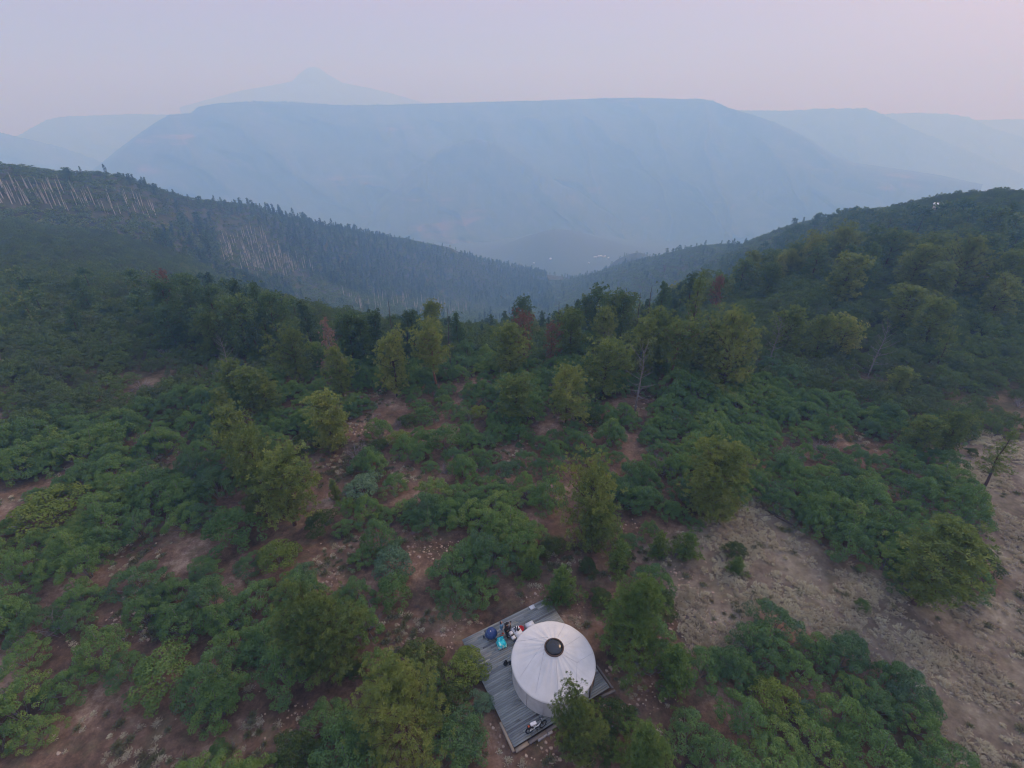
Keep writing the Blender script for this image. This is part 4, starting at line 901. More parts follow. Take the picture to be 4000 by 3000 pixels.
def farobj(nm, me, i, lab, grp):
    h_ = fh[i]; o = obj(nm, me, loc=(fx[i], fy[i], fz[i] - 0.3), label=lab, cat=nm.replace('_', ' ').replace('tree', 'tree'), group=grp); o.scale = (h_, h_, h_); return o
# distant trees that stand out one by one: those nearest of the far mass
idx_f = np.argsort(np.hypot(fx, fy) / fh)
fir_i = [i for i in idx_f if fk[i] == 0][:60]; pin_i = [i for i in idx_f if fk[i] == 1][:60]
side = lambda i: 'left ridge' if fx[i] < 0 else 'right ridge'
pf = [farobj('fir_tree', FAR['fir'][q % 2], i, f'small distant fir on the flank of the {side(i)}', f'distant firs on the {side(i)}') for q, i in enumerate(fir_i)]
pp = [farobj('pine_tree', FAR['pine'][q % 2], i, f'small distant pine on the flank of the {side(i)}', f'distant pines on the {side(i)}') for q, i in enumerate(pin_i)]
done = set(fir_i + pin_i); mask = np.array([i not in done for i in range(len(fx))])
f0, f1 = mask & (fk == 0), mask & (fk == 1)
inst_many('distant_forest', [(fx[f0], fy[f0], fz[f0] - 0.3, fh[f0], fh[f0], [0, 1]), (fx[f1], fy[f1], fz[f1] - 0.3, fh[f1], fh[f1], [2, 3])], [pf[0], pf[1], pp[0], pp[1]], 'far conifer forest covering the ridge flanks', 'forest', 5)
# dead and living aspens with pale trunks on the left ridge
asp = []
for poly, n, sd in (([(0, 400), (150, 415), (310, 440), (360, 470), (250, 470), (120, 455), (0, 440)], 80, 1), ([(470, 520), (560, 500), (600, 540), (650, 590), (560, 590), (490, 580)], 115, 2),
                    ([(640, 560), (700, 600), (640, 610), (520, 600)], 20, 3), ([(740, 640), (880, 645), (960, 660), (1060, 668), (1060, 680), (930, 682), (770, 668)], 100, 4)):
    rg = np.random.default_rng(60 + sd); c = 0; pu = [p[0] for p in poly]; pv_ = [p[1] for p in poly]
    while c < n:
        u_, v_ = rg.uniform(min(pu), max(pu)), rg.uniform(min(pv_), max(pv_))
        if not inpoly(np.array([u_]), np.array([v_]), poly)[0]: continue
        q = place(u_ * OV, v_ * OV, 0.0, start=150)
        c += 1
        if q is None or q[0] ** 2 + q[1] ** 2 > 1100 ** 2: continue
        asp.append((*q, ['upper left stand', 'central stand', 'central stand', 'valley stand'][sd - 1]))
for q, (x_, y_, z_, zn) in enumerate(asp):
    o = obj('aspen_tree', FAR['aspen'][q % 3], loc=(x_, y_, z_ - 0.3), label=f'pale trunked aspen in the {zn} of the left ridge', cat='aspen tree', group=f'aspens in the {zn}')
    s = PRNG.uniform(0.55, 1.15) * min(1.3, math.hypot(x_, y_) / 480); o.scale = (s * 0.9, s * 0.9, s); o.rotation_euler = (PRNG.uniform(-.04, .04), PRNG.uniform(-.04, .04), PRNG.uniform(0, 6.28))
# forest fringe on the mesa rim
mb = MB(); rg = np.random.default_rng(9)
for q in range(900):
    k = rg.uniform(0, len(ma) - 1); i = int(k); f = k - i
    a = ma[i] * (1 - f) + ma[i + 1] * f; rr2 = mr_[i] * (1 - f) + mr_[i + 1] * f + rg.uniform(2, 90); zz = mz[i] * (1 - f) + mz[i + 1] * f
    hh = rg.uniform(4, 9) * (0.6 + 0.8 * vnoise(np.array([k / 9.0]), np.array([1.0]), 4)[0]); w_ = hh * 0.34
    c = np.array([rr2 * sin(a), rr2 * cos(a), zz - 2])
    t_ = rg.uniform(0, 2, 5)
    an = np.arange(5) * 1.2566
    for s_, (z0_, z1_) in enumerate(((0.1, 0.6), (0.4, 1.0))):
        ring = np.stack([np.cos(an) * w_ * (1 - s_ * 0.4), np.sin(an) * w_ * (1 - s_ * 0.4), np.full(5, z0_ * hh)], 1)
        mb.add(np.concatenate([ring + c, [c + [0, 0, z1_ * hh]]]), [[j, (j + 1) % 5, 5] for j in range(5)])
obj('rim_forest', mb.build('rim_forest', M['fir']), kind='stuff', label='fringe of tiny conifers along the mesa rim', cat='forest')
# ================================================================== dead shrubs, grass, stones
xd, yd, rd, rng = jitter(5.2, 12, 95, 72, 71); zd = G(xd, yd); ud, vd = proj(xd, yd, zd)
kd_ = (rng.uniform(size=len(xd)) < 0.16) & (openness(ud, vd) < 0.6) & (meadow(ud, vd) < .5) & ~on_deck(xd, yd, 2.0) & (ud > 0) & (ud < 2212) & (vd < 1660)
for x_, y_, z_, u_, v_ in zip(xd[kd_], yd[kd_], zd[kd_], ud[kd_], vd[kd_]):
    s = PRNG.uniform(0.9, 1.5); zn = zone(u_, v_)
    plant('deadbush', x_, y_, z_, s, s * 0.9, f'bare grey dead shrub tangled in the oaks {zn}', 'dead grey shrubs ' + zn)
x, y, r, rng = jitter(0.34, 9, 82, 76, 81); z = G(x, y); u, v = proj(x, y, z); md = meadow(u, v)
k = (md > 0.5) & (rng.uniform(size=len(x)) < np.clip(0.30 + 2.4 * fbm(x / 2.5, y / 2.5, 15, 3), 0.02, 0.9)) & ~on_deck(x, y, 0.6) & (u > -20) & (u < 2230) & (v < 1700)
x, y, z = x[k], y[k], z[k]; n = len(x)
t1 = obj('grass_tuft', tuft(1, M['drygrass'], 60, 0.20, 0.20, 0.014), loc=P(1700 * OV, 1230 * OV, -.5), label='pale dry bunch grass at the near end of the meadow', cat='grass')
t2 = obj('grass_tuft', tuft(2, M['drygrass'], 80, 0.28, 0.24, 0.014), loc=P(1900 * OV, 1420 * OV, -.5), label='pale dry bunch grass in the middle of the meadow', cat='grass')
sc = rng.uniform(0.7, 1.6, n)
inst_many('meadow_grass', [(x, y, z, sc, sc * U(n, .7, 1.1), [0, 1])], [t1, t2], 'pale dry bunch grass covering the meadow', 'grass', 8)
t3 = obj('sage_tuft', tuft(3, M['forb'], 45, 0.10, 0.30, 0.026), loc=P(640 * OV, 1330 * OV, -.5), label='low grey green tuft on the soil left of the tall olive pine', cat='grass')
x, y, r, rng = jitter(0.42, 9, 90, 76, 91); z = G(x, y); u, v = proj(x, y, z); op = openness(u, v)
k = (op > 0.02) & (rng.uniform(size=len(x)) < np.clip(0.22 + 1.5 * fbm(x / 4, y / 4, 19, 3), 0.02, 0.8)) & ~on_deck(x, y, 0.5) & (u > -20) & (u < 2230) & (v < 1700)
k |= (meadow(u, v) > .5) & (rng.uniform(size=len(x)) < 0.05) & ~on_deck(x, y, 0.5)
x, y, z = x[k], y[k], z[k]; sc = U(len(x), 0.6, 1.5)
inst_many('low_tufts', [(x, y, z, sc, sc * 0.8, [0, 1])], [t3, t1], 'low tufts and litter on the bare soil', 'ground cover', 9)
# stones: dense in the stony patches
s1 = obj('stone', pebble(1), loc=P(1118 * OV, 1600 * OV, -.42), label='flat pale stone lying below the bottom corner of the deck', cat='stone'); s1.scale = (.28, .25, .2)
s2 = obj('stone', pebble(2), loc=P(876 * OV, 1640 * OV, -.42), label='pale stone near the largest pine foot', cat='stone'); s2.scale = (.2, .2, .16)
STONY = [(925, 1185, 55, 30), (1160, 1290, 26, 24), (1085, 985, 30, 16), (975, 1375, 30, 25), (905, 1400, 50, 25), (1180, 1625, 110, 35), (1075, 1570, 18, 40), (1360, 1145, 35, 25), (1240, 1325, 30, 18), (1440, 1380, 50, 50), (280, 1350, 60, 35), (640, 1560, 40, 60), (700, 1240, 40, 20), (780, 930, 30, 20), (1480, 1290, 60, 70), (1320, 1440, 25, 20), (1570, 1360, 60, 40), (1400, 1500, 50, 40), (1000, 1345, 40, 14)]
x, y, r, rng = jitter(0.27, 9, 75, 76, 101); z = G(x, y); u, v = proj(x, y, z); st = np.zeros(len(x))
for c in STONY: st = np.maximum(st, np.clip(1.4 - ((u - c[0]) / c[2]) ** 2 - ((v - c[1]) / c[3]) ** 2, 0, 1))
k = (rng.uniform(size=len(x)) < np.maximum(st * 0.42, 0.02 * (openness(u, v) > 0.05) + 0.012 * (meadow(u, v) > .5))) & ~on_deck(x, y, 0.35) & (v < 1680) & (u > 0) & (u < 2212)
x, y, z = x[k], y[k], z[k]; n = len(x); sc = 0.05 + 0.15 * U(n, 0, 1) ** 3
inst_many('loose_stones', [(x, y, z + 0.02, sc, sc * 0.6, [0, 1])], [s1, s2], 'loose pale stones scattered on the red soil', 'stones', 10)
# ================================================================== camp: deck, round tent, people and gear
def zp(zx, zy, z=0.0): return P(1700 + zx * 0.452, 2250 + zy * 0.452, z)     # point of the close-up crop at height z
def loc2(p): d = np.array([p[0] - DKC[0], p[1] - DKC[1]]); return d @ DE1, -(d @ DE2)
def wood(name, stops, tw=0.5):
    m, t, b = mat(name, 0.85, 0.15); tc = t.nodes.new('ShaderNodeTexCoord')
    mp = t.nodes.new('ShaderNodeMapping'); mp.inputs['Scale'].default_value = (0.8, 9, 9); t.links.new(tc.outputs['Object'], mp.inputs[0])
    n = noise_node(t, 2.5, 6, mp.outputs[0], 0.7); at = t.nodes.new('ShaderNodeAttribute'); at.attribute_name = 'tint'
    s = mathn(t, 'ADD', mathn(t, 'MULTIPLY', n.outputs[0], 1 - tw), mathn(t, 'MULTIPLY', at.outputs['Fac'], tw))
    r = rampnode(t, stops); t.links.new(s, r.inputs[0]); t.links.new(r.outputs[0], b.inputs['Base Color']); return m
M['plank'] = wood('weathered_planks', [(0.15, (0.12, 0.115, 0.125)), (0.4, (0.20, 0.215, 0.215)), (0.6, (0.27, 0.295, 0.285)), (0.85, (0.42, 0.42, 0.40))])
M['beam'] = wood('pale_timber', [(0.2, (0.20, 0.165, 0.13)), (0.8, (0.40, 0.34, 0.27))])
M['beam_grey'] = wood('grey_timber', [(0.2, (0.14, 0.115, 0.10)), (0.8, (0.27, 0.235, 0.21))])
M['frame'] = simple('dark_deck_frame', [(0.05, 0.045, 0.04)])
dk = empty('deck', (DKC[0], DKC[1], 0), DROT, label='square weathered plank deck carrying the round white tent', cat='deck')
mb = MB(); rg = np.random.default_rng(3); npl = 57; pw = DKL / npl
for k in range(npl):
    yy = -DKL / 2 + (k + 0.5) * pw; cuts = [-DKW / 2] + sorted(rg.uniform(-DKW / 2 + 0.8, DKW / 2 - 0.8, 2)) + [DKW / 2]
    row = rg.uniform(-0.12, 0.12)
    for a_, b_ in zip(cuts[:-1], cuts[1:]):
        if b_ - a_ < 0.05: continue
        mb.box(((a_ + b_) / 2, yy, -0.02 + rg.uniform(-.003, .003)), (b_ - a_ - 0.008, pw - 0.014, 0.04), tint=np.clip(0.5 + row + rg.normal() * 0.2, 0, 1))
obj('decking', mb.build('decking', M['plank']), dk)
mb = MB()
for k in range(9): mb.box((-DKW / 2 + 0.12 + k * (DKW - 0.24) / 8, 0, -0.142), (0.06, DKL - 0.1, 0.2))
for sx in (-1, 0, 1):
    for sy in (-1, 0, 1): mb.box((sx * (DKW / 2 - 0.3), sy * (DKL / 2 - 0.3), -0.5), (0.15, 0.15, 0.5))
obj('substructure', mb.build('substructure', M['frame']), dk)
def beam(p0, p1, z, w_, h_, m, name='edge_beam', lab=None):
    a = loc2(p0); b = loc2(p1); L = math.hypot(b[0] - a[0], b[1] - a[1]); o = MB().box((0, 0, 0), (L, w_, h_), tint=0.5).build(name, M[m])
    e = obj(name, o, dk, ((a[0] + b[0]) / 2, (a[1] + b[1]) / 2, z - h_ / 2)); e.rotation_euler = (0, 0, math.atan2(b[1] - a[1], b[0] - a[0])); return tag(e, lab)
beam(zp(562, 1262), zp(678, 1512), 0.0, 0.16, 0.14, 'beam', lab='pale tan timber along the lower left edge')
beam(zp(695, 1508, -.15), zp(803, 1440, -.15), -0.13, 0.24, 0.14, 'beam', lab='pale step timber at the bottom corner')
beam(zp(808, 1440, -.2), zp(960, 1342, -.2), -0.18, 0.22, 0.12, 'beam_grey')
beam(zp(962, 1340, -.2), zp(1120, 1245, -.2), -0.17, 0.2, 0.12, 'beam_grey')
beam(zp(1392, 770, -.1), zp(1535, 970, -.1), -0.06, 0.15, 0.12, 'beam_grey')
beam(zp(1430, 1045, -.1), zp(1555, 985, -.1), -0.08, 0.16, 0.12, 'beam_grey')
beam(zp(975, 190, -.1), zp(1080, 360, -.1), -0.08, 0.05, 0.14, 'beam_grey')
M['concrete'] = simple('pale_concrete', [(0.3, (0.30, 0.28, 0.27)), (0.7, (0.46, 0.44, 0.43))], 12, bump=0.3)
for k, (a_, b_, r_, lab) in enumerate(((907, 1397, 0, 'pale concrete step block, lowest of three under the deck edge'), (948, 1370, .1, 'greyer concrete step block in the middle of three under the deck edge'), (988, 1350, 0, 'pale concrete step block, highest of three under the deck edge'))):
    q = zp(a_, b_, -.3); mb = MB().box((0, 0, 0), (0.40, 0.22, 0.24), tint=.5, top=0.97)
    o = obj('step_block', mb.build('step_block', M['concrete']), None, (q[0], q[1], -0.36 - 0.0), label=lab, cat='step block', group='concrete step blocks'); o.rotation_euler = (0, 0, DROT + r_)

# ---- round tent
M['canvas'] = simple('white_canvas', [(0.3, (0.62, 0.61, 0.59)), (0.7, (0.72, 0.705, 0.68))], 1.2, 0.75, 0.15, detail=6)
M['canvas_wall'] = simple('greyer_canvas', [(0.3, (0.50, 0.50, 0.50)), (0.7, (0.62, 0.62, 0.62))], 2.0, 0.8)
M['seam'] = simple('grey_seam_tape', [(0.50, 0.49, 0.50)]); M['rope'] = simple('eave_band', [(0.36, 0.37, 0.41)])
M['dome'], _t, _b = mat('smoked_dome', 0.06, 0.6); _b.inputs['Base Color'].default_value = (0.012, 0.012, 0.014, 1)
M['domering'] = simple('brown_dome_ring', [(0.10, 0.065, 0.05)]); M['doorwood'] = wood('door_wood', [(0.2, (0.25, 0.13, 0.07)), (0.8, (0.45, 0.27, 0.16))])
HE = 1.75; yc = P(2161, 2577, HE); YR = 2.97
yt = empty('yurt', (yc[0], yc[1], 0), 0, label='round white canvas yurt with a conical roof and smoked dome', cat='yurt')
def roofz(rho, a):
    t = (YR + 0.04 - rho) / (YR + 0.04 - 0.58)
    wr = 0.032 * np.sin(a * 24) * np.maximum(1 - t, 0) ** 0.6 * t * 2 + 0.03 * np.sin(a * 61 + 3 * t) * t * (1 - t) + 0.014 * np.sin(a * 13 + 5 * t)
    return HE + 1.46 * t - 0.10 * np.sin(pi * t) * 0.6 + wr * (t < 0.999)
an = np.linspace(0, 2 * pi, 193)[:-1]; rho = np.linspace(YR + 0.04, 0.58, 26)
Vr = np.concatenate([np.stack([q * np.cos(an), q * np.sin(an), roofz(q, an)], 1) for q in rho] + [np.stack([(YR + 0.035) * np.cos(an), (YR + 0.035) * np.sin(an), np.full(192, HE - 0.07)], 1)])
nA = 192; order_ = [26] + list(range(26)); j = np.arange(nA); jj = (j + 1) % nA
Qr = np.concatenate([np.stack([order_[k] * nA + j, order_[k] * nA + jj, order_[k + 1] * nA + jj, order_[k + 1] * nA + j], 1) for k in range(26)])
obj('roof', mesh('roof', Vr, [Qr], [M['canvas']], [0], np.full(len(Vr), .5), True), yt)
def seam(p, w_=0.022):
    pts = [np.array([q * cos(a), q * sin(a), float(roofz(q, np.array([a]))[0]) + 0.006]) for q, a in p]
    mb = MB(); mb.tube(pts, w_ / 2, 4, cap=False); obj('seam', mb.build('seam', M['seam']), yt)
def pol(zx, zy):
    h = 2.3
    for _ in range(6):
        q = zp(zx, zy, h) - yc; rr0 = math.hypot(q[0], q[1]); h = float(roofz(min(rr0, YR), np.array([math.atan2(q[1], q[0])]))[0])
    return min(rr0, YR), math.atan2(q[1], q[0])
def seg(a, b, n=9):
    A, B = pol(*a), pol(*b); dA = (B[1] - A[1] + pi) % (2 * pi) - pi
    pa = np.array([A[0] * cos(A[1]), A[0] * sin(A[1])]); pb = np.array([B[0] * cos(B[1]), B[0] * sin(B[1])])
    out = []
    for t in np.linspace(0, 1, n): c = pa * (1 - t) + pb * t; out.append((float(np.hypot(*c)), math.atan2(c[1], c[0])))
    return out
for a, b in (((950, 610), (868, 1010)), ((958, 560), (735, 870)), ((975, 530), (690, 560)), ((1225, 750), (1220, 935)), ((1225, 750), (1362, 668)), ((1095, 625), (1250, 525)), ((1225, 750), (1090, 670)), ((1040, 650), (1065, 1050)), ((1060, 525), (1130, 385))): seam(seg(a, b))
mb = MB(); aw = np.linspace(0, 2 * pi, 241)[:-1]; WR = YR - 0.06
Vw = np.concatenate([np.stack([(WR + f(aw)) * np.cos(aw), (WR + f(aw)) * np.sin(aw), np.full(240, z_)], 1) for z_, f in ((0.004, lambda a: 0.03 + 0 * a), (0.06, lambda a: 0.02 + 0.008 * np.sin(a * 50)), (0.6, lambda a: 0.012 * np.sin(a * 31)), (1.2, lambda a: 0.012 * np.sin(a * 29 + 1)), (HE - 0.02, lambda a: 0 * a))])
j = np.arange(240); jj = (j + 1) % 240
mb.add(Vw, np.concatenate([np.stack([k * 240 + j, k * 240 + jj, (k + 1) * 240 + jj, (k + 1) * 240 + j], 1) for k in range(4)]))
obj('wall', mb.build('wall', M['canvas_wall'], True), yt)
mb = MB(); mb.lathe([(WR + 0.015, HE - 0.22), (WR + 0.045, HE - 0.20), (WR + 0.05, HE - 0.10), (WR + 0.02, HE - 0.085)], n=120); obj('eave_band', mb.build('eave_band', M['rope'], True), yt)
for a in (-2.3, -1.86, -1.35, -0.9):
    mb = MB(); mb.box(((WR + 0.022) * cos(a), (WR + 0.022) * sin(a), 0.78), (0.02, 0.03, 1.5), rz=a); obj('wall_seam', mb.build('wall_seam', M['seam']), yt)
mb = MB(); mb.lathe([(0.60, roofz(0.58, np.array([0.0]))[0] - 0.02), (0.68, 3.17), (0.69, 3.24), (0.60, 3.27), (0.59, 3.22)], n=48); obj('dome_ring', mb.build('dome_ring', M['domering'], True), yt)
mb = MB(); mb.lathe([(0.60 * cos(t), 3.25 + 0.26 * sin(t)) for t in np.linspace(0, pi / 2 - 0.02, 12)], n=48); obj('skylight_dome', mb.build('skylight_dome', M['dome'], True), yt)
da = -0.42
dr = MB(); dr.box((0, 0, 0.83), (0.05, 0.80, 1.62)); do = obj('door', dr.build('door', M['doorwood']), yt, ((WR + 0.03) * cos(da), (WR + 0.03) * sin(da), 0.01)); do.rotation_euler = (0, 0, da)
hb = MB().tube([(0.05, 0.3, 0.8), (0.09, 0.3, 0.8), (0.09, 0.22, 0.8)], 0.012, 6); obj('handle', hb.build('handle', M['frame']), do)
fr_b = MB()
for s_ in (-1, 1): fr_b.box((0, s_ * 0.45, 0.85), (0.10, 0.09, 1.70))
fo = obj('door_frame', fr_b.build('door_frame', M['beam']), yt, ((WR + 0.04) * cos(da), (WR + 0.04) * sin(da), 0.0)); fo.rotation_euler = (0, 0, da)

# ---- gear materials
def plain(name, c, rough=0.6, spec=0.3, metal=0.0): return simple(name, [c], 14, rough, spec, metal=metal)
M['white'] = plain('white_plastic', (0.72, 0.72, 0.74)); M['black'] = plain('black_fabric', (0.018, 0.018, 0.02)); M['blackmetal'] = plain('black_metal', (0.02, 0.02, 0.022), 0.4)
M['navy'] = simple('navy_padding', [(0.3, (0.022, 0.045, 0.15)), (0.7, (0.035, 0.075, 0.22))], 3, 0.5, 0.5); M['navymesh'] = plain('navy_bench', (0.025, 0.03, 0.07)); M['red'] = plain('red_plastic', (0.62, 0.03, 0.035), 0.4)
M['skin'] = plain('skin', (0.42, 0.25, 0.18)); M['denim'] = plain('blue_denim', (0.13, 0.24, 0.36)); M['paleblue'] = plain('pale_trousers', (0.42, 0.46, 0.52)); M['hair'] = plain('dark_hair', (0.035, 0.02, 0.016)); M['darkcloth'] = plain('dark_jacket', (0.028, 0.018, 0.016)); M['darktrs'] = plain('dark_trousers', (0.012, 0.011, 0.012)); M['rubber'] = plain('rubber', (0.015, 0.015, 0.015), 0.8); M['whitepaint'] = plain('white_bike_paint', (0.74, 0.76, 0.74), 0.3, 0.5); M['orange'] = plain('orange_light', (0.55, 0.12, 0.05)); M['steel'] = plain('steel', (0.45, 0.45, 0.47), 0.3, 0.5, 0.9)
m, t, b = mat('turquoise_throw', 0.9); tcx = t.nodes.new('ShaderNodeTexCoord'); nn_ = noise_node(t, 4.5, 3, tcx.outputs['Object']); rr_n = rampnode(t, [(0.36, (0.02, 0.24, 0.42)), (0.44, (0.03, 0.52, 0.60)), (0.54, (0.06, 0.62, 0.66)), (0.60, (0.50, 0.74, 0.70))]); t.links.new(nn_.outputs[0], rr_n.inputs[0]); t.links.new(rr_n.outputs[0], b.inputs['Base Color']); M['throw'] = m
M['palethrow'] = simple('pale_aqua_hem', [(0.35, (0.30, 0.58, 0.58)), (0.65, (0.66, 0.74, 0.68))], 6)
def legs4(parent, w_, d_, h_, m, r=0.012, splay=1.15, top=0.0):
    for sx in (-1, 1):
        for sy in (-1, 1): obj('leg', MB().tube([(sx * w_ * splay, sy * d_ * splay, 0.0), (sx * w_, sy * d_, h_)], r, 6).build('leg', M[m]), parent)

# round grill or pod under a fitted dark blue cover
q = zp(484, 515, 0.15); c = empty('covered_grill', (q[0], q[1], 0), radians(8), label='bulging round dark blue cover over a grill on short black legs', cat='covered grill')
cv = MB(); an_ = np.linspace(0, 2 * pi, 49)[:-1]; pf3 = [(0.30, 0.16), (0.40, 0.20), (0.465, 0.34), (0.46, 0.50), (0.40, 0.66), (0.28, 0.80), (0.14, 0.87), (0.01, 0.885)]
Vc = np.concatenate([np.stack([(r_ + 0.012 * np.sin(an_ * 9 + z_ * 6) + 0.02 * np.sin(an_ * 2 + 1)) * np.cos(an_), r_ * 0.96 * np.sin(an_), np.full(48, z_) + 0.012 * np.sin(an_ * 7)], 1) for r_, z_ in pf3])
j = np.arange(48); jj = (j + 1) % 48; cv.add(Vc, np.concatenate([np.stack([k * 48 + j, k * 48 + jj, (k + 1) * 48 + jj, (k + 1) * 48 + j], 1) for k in range(7)]))
co_ = obj('cover', cv.build('cover', M['navy'], True), c)
obj('cover_seam', MB().tube([(0.36 * cos(a), 0.35 * sin(a) - 0.04, 0.725 + 0.03 * cos(a * 2)) for a in np.linspace(0.4, 4.2, 20)], 0.012, 5, cap=False).build('cover_seam', M['denim']), co_)
obj('painted_highlight', MB().box((-0.05, -0.10, 0.872), (0.05, 0.11, 0.02), rz=0.4).build('painted_highlight', M['white']), co_)  # small white slab imitating the bright highlight on top of the cover
obj('hem', MB().tube([(0.33 * cos(a), 0.32 * sin(a), 0.175) for a in np.linspace(0, 2 * pi, 33)], 0.03, 6, cap=False).build('hem', M['black']), c)
legs4(c, 0.20, 0.20, 0.22, 'blackmetal', 0.018, 1.5)
q = zp(421, 533); b_ = MB(); b_.lathe([(0.001, 0), (0.055, 0.0), (0.058, 0.16), (0.03, 0.22), (0.028, 0.26), (0.001, 0.262)], n=16); obj('water_bottle', b_.build('water_bottle', M['black'], True), None, (q[0], q[1], 0.0), label='small black bottle standing left of the blue round chair', cat='bottle')
# chair under a turquoise throw
q = zp(572, 596); c = empty('folding_chair', (q[0], q[1], 0), radians(22), label='low folding chair hidden under the turquoise throw', cat='chair')
obj('seat', MB().box((0, 0, 0.36), (0.46, 0.42, 0.03)).build('seat', M['navymesh']), c); obj('backrest', MB().box((0.0, 0.24, 0.52), (0.46, 0.03, 0.30), rx=-0.15).build('backrest', M['navymesh']), c); legs4(c, 0.21, 0.19, 0.36, 'white', 0.014, 1.2)
ng = 26; gx2, gy2 = np.meshgrid(np.linspace(-1, 1, ng), np.linspace(-1, 1, ng)); X2 = gx2 * 0.40; Y2 = gy2 * 0.42
dd = np.maximum(np.abs(X2) - 0.25, 0) + np.maximum(np.abs(Y2) - 0.24, 0); Z2 = 0.40 - np.minimum(dd * 1.5, 0.30) + 0.03 * np.sin(gx2 * 9) * np.minimum(dd * 5, 1) + 0.28 * np.exp(-((Y2 - 0.25) / 0.09) ** 2) * (np.abs(X2) < 0.27) + 0.02 * fbm(gx2 * 4, gy2 * 4, 3)
X2 = X2 * (1 - 0.3 * np.minimum(dd * 2, 1)); Y2 = Y2 * (1 - 0.25 * np.minimum(dd * 2, 1))
Vt = np.stack([X2, Y2, Z2], -1).reshape(-1, 3); ii = np.arange(ng - 1)[:, None] * ng; j2 = np.arange(ng - 1)[None]; Qt = np.stack([ii + j2, ii + j2 + 1, ii + ng + j2 + 1, ii + ng + j2], -1).reshape(-1, 4)
me_t = mesh('throw', Vt, [Qt], [M['throw']], [0], np.full(len(Vt), .5), True)
tw = obj('throw', me_t, None, (q[0], q[1], 0.0), label='turquoise patterned throw with a pale aqua hem draped over a chair', cat='blanket'); tw.rotation_euler = (0, 0, radians(22))
sm = tw.modifiers.new('thickness', 'SOLIDIFY'); sm.thickness = 0.015
hm = MB()
for (hx, hy, L_) in ((-0.30, -0.26, 0.36), (0.0, -0.36, 0.38), (-0.16, -0.34, 0.22), (0.16, -0.32, 0.18)):
    hm.lathe([(0.03, L_), (0.07, L_ * 0.55), (0.05, 0.12), (0.012, 0.01)], c=(hx, hy, 0.0), n=8)
obj('hanging_hem', hm.build('hanging_hem', M['palethrow'], True), tw)
# camp table with dishes
q = zp(712, 480, 0.5); tb = empty('camp_table', (q[0], q[1], 0), DROT + radians(4), label='white folding camp table covered with small dark dishes', cat='table')
obj('table_top', MB().box((0, 0, 0.50), (0.62, 0.90, 0.03)).build('table_top', M['white']), tb); legs4(tb, 0.27, 0.40, 0.485, 'steel', 0.013, 1.04)
rg = np.random.default_rng(12)
for k, (dx, dy, r_, h_) in enumerate(((-.12, .30, .05, .10), (.02, .33, .04, .16), (.12, .22, .06, .07), (-.05, .18, .045, .12), (.06, .10, .07, .05), (.18, .30, .035, .18), (.20, .08, .05, .08), (-.16, .10, .04, .10), (.10, .02, .04, .09))):
    a = np.array([dx, dy]); ca, sa = cos(DROT + .07), sin(DROT + .07); m_ = MB(); m_.lathe([(0.001, 0), (r_, 0), (r_ * 1.1, h_), (r_ * 0.9, h_), (0.001, h_ * 0.9)], n=12)
    obj('dish', m_.build('dish', M['black'] if k % 3 else M['navymesh']), None, (q[0] + dx * ca - dy * sa, q[1] + dx * sa + dy * ca, 0.516), label='small dark dish among the clutter on the white camp table', cat='dish', group='dishes on the white camp table')
q = zp(668, 520, 0.35); bn_ = empty('camp_bench', (q[0], q[1], 0), DROT + radians(4), label='navy slatted bench between the man and the white table', cat='bench')
mb = MB()
for k in range(5): mb.box((0, -0.44 + k * 0.22, 0.34), (0.34, 0.17, 0.02))
obj('slatted_seat', mb.build('slatted_seat', M['navymesh']), bn_); legs4(bn_, 0.15, 0.45, 0.33, 'blackmetal', 0.012, 1.05)
for (a_, b2, lab) in ((654, 492, 'white lidded box on the far end of the navy bench'), (677, 531, 'white lidded box on the near end of the navy bench')):
    q = zp(a_, b2, 0.47); bx_ = empty('storage_box', (q[0], q[1], 0.352), DROT + .07, label=lab, cat='box', group='white boxes on the bench')
    obj('box_body', MB().box((0, 0, 0.06), (0.27, 0.24, 0.12), top=1.04).build('box_body', M['white']), bx_); obj('lid', MB().box((0, 0, 0.132), (0.30, 0.27, 0.02)).build('lid', M['white']), bx_)
q = zp(742, 452, 0.2); rb_ = MB(); rb_.lathe([(0.001, 0.0), (0.17, 0.0), (0.23, 0.20), (0.25, 0.20), (0.25, 0.18), (0.20, 0.17), (0.15, 0.03), (0.001, 0.03)], n=28); obj('basin', rb_.build('basin', M['red'], True), None, (q[0], q[1], 0.0), label='round red plastic basin behind the white camp table', cat='basin')
q = zp(818, 418, 0.35); co = empty('cooler', (q[0], q[1], 0), DROT, label='white cooler box half hidden behind the yurt roof edge', cat='cooler'); obj('cooler_body', MB().box((0, 0, 0.17), (0.62, 0.36, 0.34), top=1.03).build('cooler_body', M['white']), co); obj('lid', MB().box((0, 0, 0.37), (0.66, 0.40, 0.05)).build('lid', M['white']), co)
q = zp(838, 268, 0.05); wp = MB(); wp.box((0, 0, 0.03), (0.44, 0.34, 0.06)); obj('flat_box', wp.build('flat_box', M['white']), None, (q[0], q[1], 0.0), label='flat white case lying near the top edge of the deck', cat='case').rotation_euler = (0, 0, DROT)
q = zp(607, 762, 0.0); bp = empty('backpack', (q[0], q[1], 0), DROT + .5, label='black backpack standing on the deck left of the yurt', cat='backpack')
bm_ = MB(); bm_.box((0, 0, 0.20), (0.32, 0.22, 0.40), top=0.72); o = obj('bag_body', bm_.build('bag_body', M['black']), bp); bv = o.modifiers.new('b', 'BEVEL'); bv.width = 0.05; bv.segments = 3
obj('strap', MB().tube([(-.08, .12, .36), (-.10, .18, .25), (-.08, .13, .08)], .015, 5).build('strap', M['blackmetal']), bp); obj('front_pocket', MB().box((0, -.12, .14), (.24, .06, .20), top=.9).build('front_pocket', M['black']), bp)
